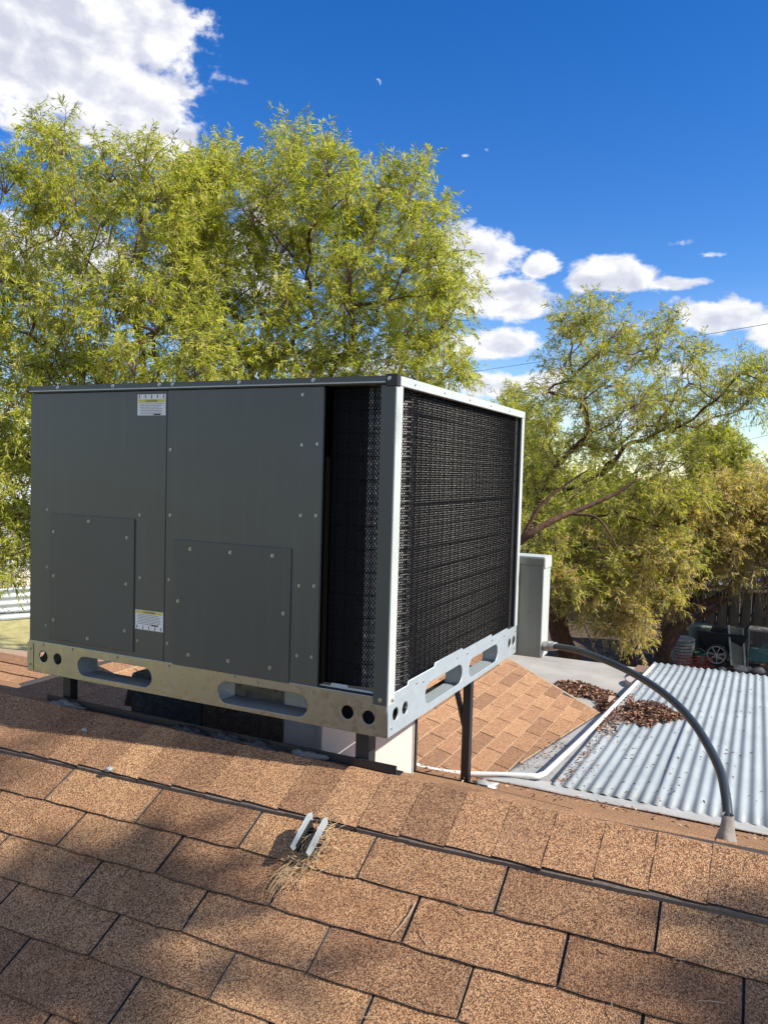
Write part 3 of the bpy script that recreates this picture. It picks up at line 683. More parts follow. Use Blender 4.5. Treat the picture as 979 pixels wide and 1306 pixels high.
# left, back, top, interior
MB().box((-WX-.001, .0125, .098), (-WX+.006, DY-.006, .858)).build('side_panel', MPANEL, ac)
MB().box((-WX+.0065, DY-.009, .103), (-.006, DY-.002, .858)).build('side_panel', MPANEL, ac)
MB().box((-.212, .0105, .103), (-.204, .30, .856)).build('divider', MSHADE, ac)
MB().box((-.2038, .0104, .103), (-.1975, .060, .856)).build('shade_strip', MSHADE, ac)  # added black strip: keeps the opening's edge dark where sun gets in
MB().box((-WX+.004, .004, .860), (-.004, DY-.004, .872)).build('top_cover', MPANEL, ac)
# top trim: a folded strip on each side with a thin lip coloured pale as sunlit
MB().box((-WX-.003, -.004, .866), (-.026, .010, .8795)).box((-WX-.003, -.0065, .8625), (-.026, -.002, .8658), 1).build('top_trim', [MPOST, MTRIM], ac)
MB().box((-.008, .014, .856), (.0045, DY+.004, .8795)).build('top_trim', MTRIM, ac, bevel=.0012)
MB().box((-WX-.004, .0105, .860), (-WX+.006, DY+.003, .8790)).build('top_trim', MPOST, ac)
MB().box((-WX+.0065, DY-.006, .860), (-.0085, DY+.005, .8790)).build('top_trim', MPOST, ac)
MB().box((-.0255, -.0055, .853), (.0065, .0135, .8835)).build('corner_bracket', MBLACK, ac, bevel=.002)
MB().box((-WX-.006, -.0065, .860), (-WX+.004, .004, .882)).build('corner_bracket', MBLACK, ac, bevel=.002)
# corner posts (near one is an L: dark front leaf, right leaf coloured pale for the sun)
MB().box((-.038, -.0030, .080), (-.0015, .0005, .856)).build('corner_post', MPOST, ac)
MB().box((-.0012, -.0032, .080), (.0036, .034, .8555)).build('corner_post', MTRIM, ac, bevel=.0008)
MB().box((-.002, 1.062, .101), (.0040, DY+.001, .8555)).build('corner_post', MTRIM, ac, bevel=.0008)
MB().box((-.050, 1.030, .103), (-.012, 1.060, .855)).build('coil_seal', MBLACK, ac)
# screws
scr = bmesh.new(); bmesh.ops.create_cone(scr, cap_ends=True, segments=10, radius1=.0075, radius2=.0068, depth=.0016)
for v in scr.verts: v.co.z += .0008
geo = bmesh.ops.create_cone(scr, cap_ends=True, segments=6, radius1=.0046, radius2=.0042, depth=.004)
for v in geo['verts']: v.co.z += .0034
me_scr = bpy.data.meshes.new('screw'); scr.to_mesh(me_scr); scr.free(); me_scr.materials.append(MSCREW)
Tf = Matrix(((1,0,0,0),(0,0,-1,0),(0,1,0,0),(0,0,0,1))); Tx = Matrix(((0,0,1,0),(1,0,0,0),(0,1,0,0),(0,0,0,1)))
def screw(a, b, depth, T, par=ac, s=1.0):
    p = Vector((a, depth, b)) if T is Tf else Vector((depth, a, b))
    link('screw', me_scr, None, par, M4=Matrix.Translation(p) @ T @ Matrix.Scale(s, 4))
for a, b in [(-.684,.694),(-.682,.512),(-.683,.332),(-.685,.152),(-.260,.838),(-.259,.711),(-.214,.714),(-.258,.532),(-.213,.534),(-.258,.352),(-.214,.355),(-.260,.171),(-.216,.173)]: screw(a, b, .0002, Tf, s=.66)
for a, b in [(-.794,.507),(-.791,.328),(-.797,.146),(-1.162,.506),(-1.161,.330),(-1.164,.150)]: screw(a, b, .0022, Tf, s=.6)
for a, b in [(-.679,.089),(-.455,.089),(-.380,.085),(-1.050,.090),(-1.173,.089),(-.872,.089),(-.10,.075),(-.21,.085)]: screw(a, b, -.0012, Tf, s=.65)
for a, b in [(-.986,.479),(-1.129,.440),(-.837,.440),(-1.128,.306),(-.839,.306),(-1.128,.171),(-.841,.170),(-.987,.130)]: screw(a, b, -.0022, Tf, acp[0], .72)
for a, b in [(-.606,.423),(-.472,.423),(-.338,.424),(-.646,.276),(-.301,.277),(-.607,.130),(-.473,.130),(-.339,.130)]: screw(a, b, -.0040, Tf, acp[1], .78)
for a, b in [(-1.116,.873),(-.896,.873),(-.724,.873),(-.677,.873),(-.454,.873),(-.228,.873),(-.016,.872)]: screw(a, b, -.0042 if a < -.02 else -.0056, Tf, s=.75)
for a in (.10, .30, .50, .70, .90): screw(a, .885-.018, .0048, Tx, s=.4)
screw(-.018, .093, -.0032, Tf, s=.8); screw(.020, .090, .0038, Tx, s=.7)
for a, b in [(.17,.098),(.215,.092),(.47,.105),(.56,.100),(.80,.098),(.93,.09),(.02,.02),(1.07,.02),(1.07,.082)]: screw(a, b, .0018, Tx, s=.62)
for a, b in [(-1.228,.070),(-1.228,.022)]: screw(a, b, -.0020, Tf, s=.6)
# pre-drilled holes in the rail: short dark plugs
hl = MB()
for a, b in [(-.545,.090),(-.510,.090),(-.425,.089),(-.30,.088),(-.64,.0905)]: hl.tube([(a, -.0010, b), (a, .0, b)], .0035, 8)
hl.build('rail_holes', MBLACK, ac)
# stickers
MSTK = NT('white_label', (.80,.81,.78), .5).m; MYEL = NT('yellow_label_band', (.68,.60,.12), .5).m; MINK = NT('black_label_ink', (.02,.02,.022), .6).m
def text_mesh(s, size, x, z, y):
    cu = bpy.data.curves.new('lettering', 'FONT'); cu.body = s; cu.size = size; cu.align_x = 'CENTER'; cu.align_y = 'CENTER'; cu.offset = size*.012
    o = bpy.data.objects.new('tmp', cu); COL.objects.link(o); bpy.context.view_layer.update()
    me = bpy.data.meshes.new_from_object(o.evaluated_get(bpy.context.evaluated_depsgraph_get())); bpy.data.objects.remove(o)
    me.transform(Matrix(((1,0,0,x),(0,0,-1,y),(0,1,0,z),(0,0,0,1)))); return me
def sticker(x0, x1, z0, z1, y, flip):
    w, h = x1-x0, z1-z0
    st = MB().box((x0, y-.0006, z0), (x1, y, z1)).build('warning_sticker', MSTK, ac)
    yb = y-.0009; zt = z1-.22*h if not flip else z1
    MB().box((x0+.003, yb, zt-.17*h), (x1-.003, y-.0006, zt-.02*h)).build('yellow_band', MYEL, st)
    link('lettering', text_mesh('CAUTION', .0095, (x0+x1)/2, zt-.10*h, y-.0012), MINK, st)
    ar = MB(); zc = z1-.11*h if not flip else z0+.12*h
    for k in range(5):
        xc = x0+w*(.07+.215*k); ar.box((xc-.0009, yb, zc-.0055), (xc+.0009, y-.0006, zc+.0055)); s_ = 1 if (k % 2) ^ flip else -1
        ar.add([(xc-.0024, yb, zc), (xc+.0024, yb, zc), (xc, yb, zc+.0055*s_)], [(0, 1, 2), (0, 2, 1)])
    ar.build('arrows', MINK, st)
    ln = MB(); rr2 = random.Random(int(abs(x0)*1e4)+int(z0*100)); z = zt-.235*h
    for k in range(7):
        x = x0+w*(.08+.05*rr2.random()); xe = x1-w*(.06+.12*rr2.random())
        while x < xe:
            l = rr2.uniform(.003, .010); ln.box((x, yb, z-.0006), (min(x+l, xe), y-.0006, z+.0006)); x += l+.0014
        z -= .078*h
    ln.box((x0+w*.58, yb, z+.001), (x0+w*.82, y-.0006, z+.005))
    ln.build('small_print', MINK, st)
sticker(-.8075, -.7055, .789, .848, .0022, False); sticker(-.8065, -.7040, .180, .236, .0022, True)
# condenser coil: wraps from the front opening round the corner and along the right side
def coil_path(off):
    P = [(-.203, .052-off), (-.15, .052-off)]; cx, cy, r = -.118, .152, .100+off
    for k in range(0, 9): a = -math.pi/2+math.pi/2*k/8; P.append((cx+r*math.cos(a), cy+r*math.sin(a)))
    P += [(cx+r, .35), (cx+r, .60), (cx+r, .85), (cx+r, 1.062)]; return P
def arc_len(P):
    s = [0]
    for a, b in zip(P, P[1:]): s.append(s[-1]+math.hypot(b[0]-a[0], b[1]-a[1]))
    return s
Pc = coil_path(0); v = []; f = []
for i, p in enumerate(Pc): v += [(p[0], p[1], .100), (p[0], p[1], .857)]
f = [(2*i, 2*i+2, 2*i+3, 2*i+1) for i in range(len(Pc)-1)]
n = len(v); Pi = coil_path(-.025)
for p in Pi: v += [(p[0], p[1], .100), (p[0], p[1], .857)]
f += [(n+2*i, n+2*i+1, n+2*i+3, n+2*i+2) for i in range(len(Pc)-1)]
link('condenser_coil', MB().add(v, f, 0).mesh('condenser_coil'), [MFINS, mat_simple('coil_face_painted_shade', (.045,.045,.047), .8, .5, 90)], ac)
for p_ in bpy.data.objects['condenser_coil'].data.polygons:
    if p_.center.x < -.100: p_.material_index = 1  # front stretch coloured dark in place of the shade in the opening
def guard():
    """net of thin ribbons bent along the coil path: diagonals both ways plus stiffer wires"""
    Pg = coil_path(.0038); S = arc_len(Pg); Ltot = S[-1]; z0, z1 = .103, .856
    def at_s(s, z, lift=0.0):
        s = min(max(s, 0), Ltot); i = max(0, min(len(S)-2, int(np.searchsorted(S, s))-1)); t = (s-S[i])/(S[i+1]-S[i])
        a, b = Pg[i], Pg[i+1]; nx, ny = (b[1]-a[1]), -(b[0]-a[0]); l = math.hypot(nx, ny)
        return (a[0]+(b[0]-a[0])*t+nx/l*lift, a[1]+(b[1]-a[1])*t+ny/l*lift, z)
    m_ = MB(); step = .0078; hw = .00108; V = []; Fq = []
    def strand(sa, za, sb, zb, hw, lift, th=.0012):
        L = math.hypot(sb-sa, zb-za); n = max(1, int(L/.05)); dx, dz = (sb-sa)/L, (zb-za)/L; ps, pz = -dz*hw, dx*hw; base = len(V)
        for k in range(n+1):
            t = k/n; s = sa+(sb-sa)*t; z = za+(zb-za)*t
            V.extend([at_s(s-ps, z-pz, lift), at_s(s+ps, z+pz, lift), at_s(s+ps, z+pz, lift-th), at_s(s-ps, z-pz, lift-th)])
        for k in range(n):
            a = base+4*k; b = a+4; Fq.extend([(a, b, b+1, a+1), (a+1, b+1, b+2, a+2), (a+3, a, b, b+3)[::-1]])
    c = -1.2
    while c < Ltot+1.2:
        for sg in (1, -1):
            # line: s = c + sg*.62*(z-z0)
            za, zb = z0, z1; sl = .62*sg; sa, sb = c+sl*0, c+sl*(z1-z0)
            lo, hi = 0.0, 1.0; d_ = sb-sa
            for lim, sign in ((0.002, 1), (Ltot-.002, -1)):
                ta = (lim-sa)/d_
                if sign*(sa-lim) < 0: lo = max(lo, ta)
                if sign*(sb-lim) < 0: hi = min(hi, ta)
            if lo < hi-.01: strand(sa+d_*lo, za+(zb-za)*lo, sa+d_*hi, za+(zb-za)*hi, hw, .0 if sg > 0 else .0014)
        c += step
    s = .02
    while s < Ltot: strand(s, z0, s, z1, .0011, .0024, .0018); s += .0335
    z = .16; k = 0
    while z < z1: strand(.003, z, Ltot-.003, z+.004*math.sin(k), .0011, .0026, .0014); z += .0585; k += 1
    m_.add(V, Fq); o = m_.build('coil_guard', MNET, ac); o['kind'] = 'stuff'
guard()

# ------------------------------------------------ electrical box and conduit
eb = thing('electrical_box', 'narrow upright grey metal electrical box at the unit\'s far right corner', 'electrical box', (-.03, 1.17, -.01))
MB().box((-.20, 1.10, -.012), (.088, 1.190, .352)).build('cabinet', MPANEL2 if False else mat_paint('sage_grey_cabinet', (.25,.265,.225), .4), eb, bevel=.002)
MB().box((-.203, 1.096, .3525), (.0955, 1.193, .3575)).build('lid', MTRIM, eb, bevel=.001)
MB().box((-.203, 1.0935, .328), (.0955, 1.0985, .3523)).build('lid_skirt', bpy.data.materials['sage_grey_cabinet'], eb, bevel=.001)
MB().box((.0940, 1.0988, .315), (.0975, 1.193, .3522)).build('lid_skirt', MTRIM, eb, bevel=.001)
MB().box((.0882, 1.098, -.012), (.0935, 1.193, .3515)).build('door', MTRIM, eb, bevel=.001)  # pale plate on the right side: sunlight put into the colour
screw(.040, .155, 1.0995, Tf, eb, .55); screw(-.02, .01, 1.0995, Tf, eb, .6)
MB().bar((-.2, 1.0895, .02), (-.2, 1.0995, .02), .04, .05).build('mounting_bracket', MDARK, eb)
cp = smooth_path([(.10, 1.125, .030), (.165, 1.075, .044), (.25, 1.01, .052), (.345, .92, .053), (.44, .83, .047), (.53, .72, .038), (.605, .615, .022), (.66, .52, .001), (.70, .435, -.024), (.735, .34, -.052), (.752, .26, -.080), (.762, .20, -.115)], 6)
cdn = thing('electrical_conduit', 'grey flexible conduit arching from the electrical box down to the ridge', 'conduit', (.42, .65, -.1))
MB().tube(cp, .0112, 14).build('flexible_pipe', MCOND, cdn, True)
MB().tube([(.0935, 1.130, .028), (.112, 1.116, .032), (.130, 1.102, .037)], [.020, .020, .0195], 6).tube([(.130, 1.102, .037), (.150, 1.087, .041)], .0155, 12).build('connector', mat_simple('zinc_connector', (.42,.43,.42), .4, .1, 20, .7), cdn, bevel=.001)
bt = MB(); rb_ = random.Random(2); pts = []
for k, (z, r_) in enumerate([(-.178, .031), (-.168, .027), (-.152, .021), (-.135, .0165), (-.115, .0135), (-.098, .0125)]): pts.append((z, r_))
v = []; n = 20
for z, r_ in pts:
    for k in range(n): a = 2*math.pi*k/n; rr_ = r_*(1+.10*math.sin(a*3+z*40)+rb_.uniform(-.03, .03)); v.append((.760+rr_*math.cos(a)+(-.098-z)*-.02, .195+rr_*math.sin(a)-(-.098-z)*.15, z))
bt.add(v, [(i*n+k, i*n+(k+1) % n, (i+1)*n+(k+1) % n, (i+1)*n+k) for i in range(len(pts)-1) for k in range(n)]+[tuple(range(n))[::-1]])
bt.build('boot', mat_simple('grey_sealed_boot', (.26,.235,.21), .7, .3, 40), cdn, True)

# ------------------------------------------------ stand, duct, tar
st = thing('equipment_stand', 'black angle iron stand with thin legs under the air conditioning unit', 'metal stand', (-.6, .5, -.25))
MB().box((-1.19, .030, -.107), (.015, .034, -.076)).box((-1.19, .0342, -.107), (.015, .075, -.103)).build('foot_rail', MIRON, st)
MB().box((-1.19, .775, -.425), (.012, .779, -.388)).box((-1.19, .7792, -.425), (.012, .818, -.421)).build('foot_rail', MIRON, st)
leg = lambda x, y, z0, w, z1=.0: MB().box((x-w/2, y-w/2, z0), (x+w/2, y+w/2, z1)).build('leg', MIRON, st)
leg(-.086, .060, -.102, .038); leg(-1.125, .062, -.102, .030); leg(-.074, .800, -.421, .027); leg(-1.125, .800, -.421, .027)
leg(-.268, .805, -.421, .014)
MB().bar((-.125, .800, -.055), (-.076, .800, -.235), .012, .022, 0, (0, 1, 0)).build('brace', MIRON, st)
MB().bar((-.325, .805, -.205), (-.272, .805, -.36), .012, .018, 0, (0, 1, 0)).build('brace', MIRON, st)
MB().box((-.088, .08, -.012), (-.062, .786, -.002)).build('cross_bar', MIRON, st)
blob('tar_dab', (-.005, .800, -.405), (.045, .03, .022), mat_simple('silver_patch', (.42,.43,.44), .5, .4, 60, .3), 5, 2, st, .4)
for i, (xx, s_, mt) in enumerate([(-1.10, .062, MSEAL), (-.235, .05, MSEAL), (-.62, .055, MTAR), (-.50, .05, MTAR), (-.38, .06, MTAR)]):
    blob('tar_dab', (xx, .022, -.098), (s_, .018, .016), mat_simple('grey_mastic', (.13,.133,.136), .7, .5, 50) if mt is MSEAL else MTAR, 20+i, 3, st, .35)
du = thing('sheet_metal_duct', 'galvanized sheet metal duct dropping from the unit into the roof', 'duct', (-.4, .6, -.4))
pl = [(-.185, .600), (-.372, .330), (-.62, .50), (-.435, .78)]
MB().add([(a, b, -.62) for a, b in pl]+[(a, b, -.004) for a, b in pl], [(0, 1, 2, 3), (7, 6, 5, 4)]+[(i, 4+i, 4+(i+1) % 4, (i+1) % 4) for i in range(4)]).build('plenum', MDUCT, du, bevel=.002)
MB().box((-.187, .597, -.6), (-.183, .601, -.004)).build('standing_seam', MDUCT, du)
e_ = MB(); prof = [(-.60, -.004), (-.47, -.010), (-.40, -.05), (-.375, -.11), (-.372, -.20)]
MB().box((-.84, .35, -.52), (-.52, .84, -.006)).build('offset_duct', MGALV, du, bevel=.003)
v = []; n = 9
for k in range(n):
    a = math.pi/2*k/(n-1); v += [(-.52+.13*math.sin(a), .351, -.30+.29*math.cos(a)), (-.52+.13*math.sin(a), .80, -.30+.29*math.cos(a))]
v += [(-.52, .351, -.42), (-.39, .351, -.42)]
MB().add(v, [(2*k, 2*k+2, 2*k+3, 2*k+1) for k in range(n-1)]+[tuple([2*k for k in range(n)][::-1])+(2*n,)+(2*n+1,)]).build('elbow', MDUCT, du)
MB().box((-1.165, .36, -.50), (-.842, .80, -.075)).build('tarred_curb', MTAR, du, bevel=.01)
MB().add([(-1.165, .36, -.10), (-1.20, .37, -.20), (-1.20, .78, -.36), (-1.165, .78, -.10)], [(0, 3, 2, 1)]).build('flashing_tab', MCOAT, du)

def litter():
    m_ = MB(); r = random.Random(40)
    for i in range(46):
        x = r.uniform(-1.3, .85); q_ = r.choice([.286, .396, .502, .603, .30, .45, .36, .55]) + r.uniform(-.012, .012); a = r.gauss(0, .7); l = r.uniform(.012, .042)
        p = [near(x+l*t*math.cos(a)+.004*math.sin(t*3+i), q_+l*t*math.sin(a), .0035+.002*math.sin(t*3)) for t in (0, .35, .7, 1)]; m_.tube(p, r.uniform(.0006, .0011), 4)
    m_.tube([near(.197, .305, .003), near(.196, .33, .005), near(.188, .36, .005), near(.176, .388, .003)], .0013, 5)
    tag(m_.build('fallen_twigs', mat_simple('grey_tan_twiglets', (.36, .27, .18), .85, .4, 60)), 'sparse thin dry twiglets lying on the near shingles', 'twigs', kind='stuff')
litter()
# ------------------------------------------------ little bracket with straw on the near slope
br = thing('metal_bracket', 'small galvanized two-blade roof bracket standing on the shingles in front of the unit', 'bracket', near(-.085, .22))
T = Matrix((EXn, EY.normalized(), NZ)).transposed().to_4x4(); T.translation = near(-.083, .235)
def blade(xo, h0, h1, l0, l1):
    sh = [(l0, h0+.004), (l0+.012, h0), (l1, h1-.026), (l1+.004, h1-.012), (l1-.012, h1), (l0-.004, h0+.022)]
    me = flat_shape(sh, [circ(l0+.018, h0+.013, .0022, 8), circ(l1-.024, h1-.015, .0022, 8)], .0012, 'x', xo, 'blade', .0005); return link('blade', me, MSTRAP, br, M4=T)
blade(-.018, .026, .054, -.042, .052); blade(.020, .020, .048, -.042, .052)
link('base_plate', MB().box((-.019, -.030, .0), (-.014, .042, .034)).box((.016, -.03, .0), (.019, .042, .030)).box((-.019, -.03, .0), (.019, .042, .003)).mesh('base_plate'), MDARK, br, M4=T)
def straw():
    m_ = MB(); r = random.Random(14)
    for i in range(230):
        a = r.uniform(0, 6.28); x = r.gauss(.004, .018); y = r.gauss(-.015, .032); l = r.uniform(.02, .055); z = abs(r.gauss(0, .009))+.003
        dx, dy = l*math.cos(a)*.6, l*math.sin(a); c = r.uniform(-.3, .3)*l
        if i % 9 == 0: x = r.gauss(-.01, .012); y = r.uniform(-.09, -.05); dx, dy = -.02, -.05
        P = [T @ Vector(p) for p in ((x, y, z), (x+dx*.5+c*.3, y+dy*.5-c*.2, z+abs(c)*.4+.003), (x+dx, y+dy, max(.001, z-.004)))]
        m_.tube(P, .00075, 3, cap=False)
    o = m_.build('straw', mat_simple('dry_straw', (.42, .30, .17), .8, .35, 90)); tag(o, 'tuft of dry straw caught around the small roof bracket', 'straw', kind='stuff')
straw()

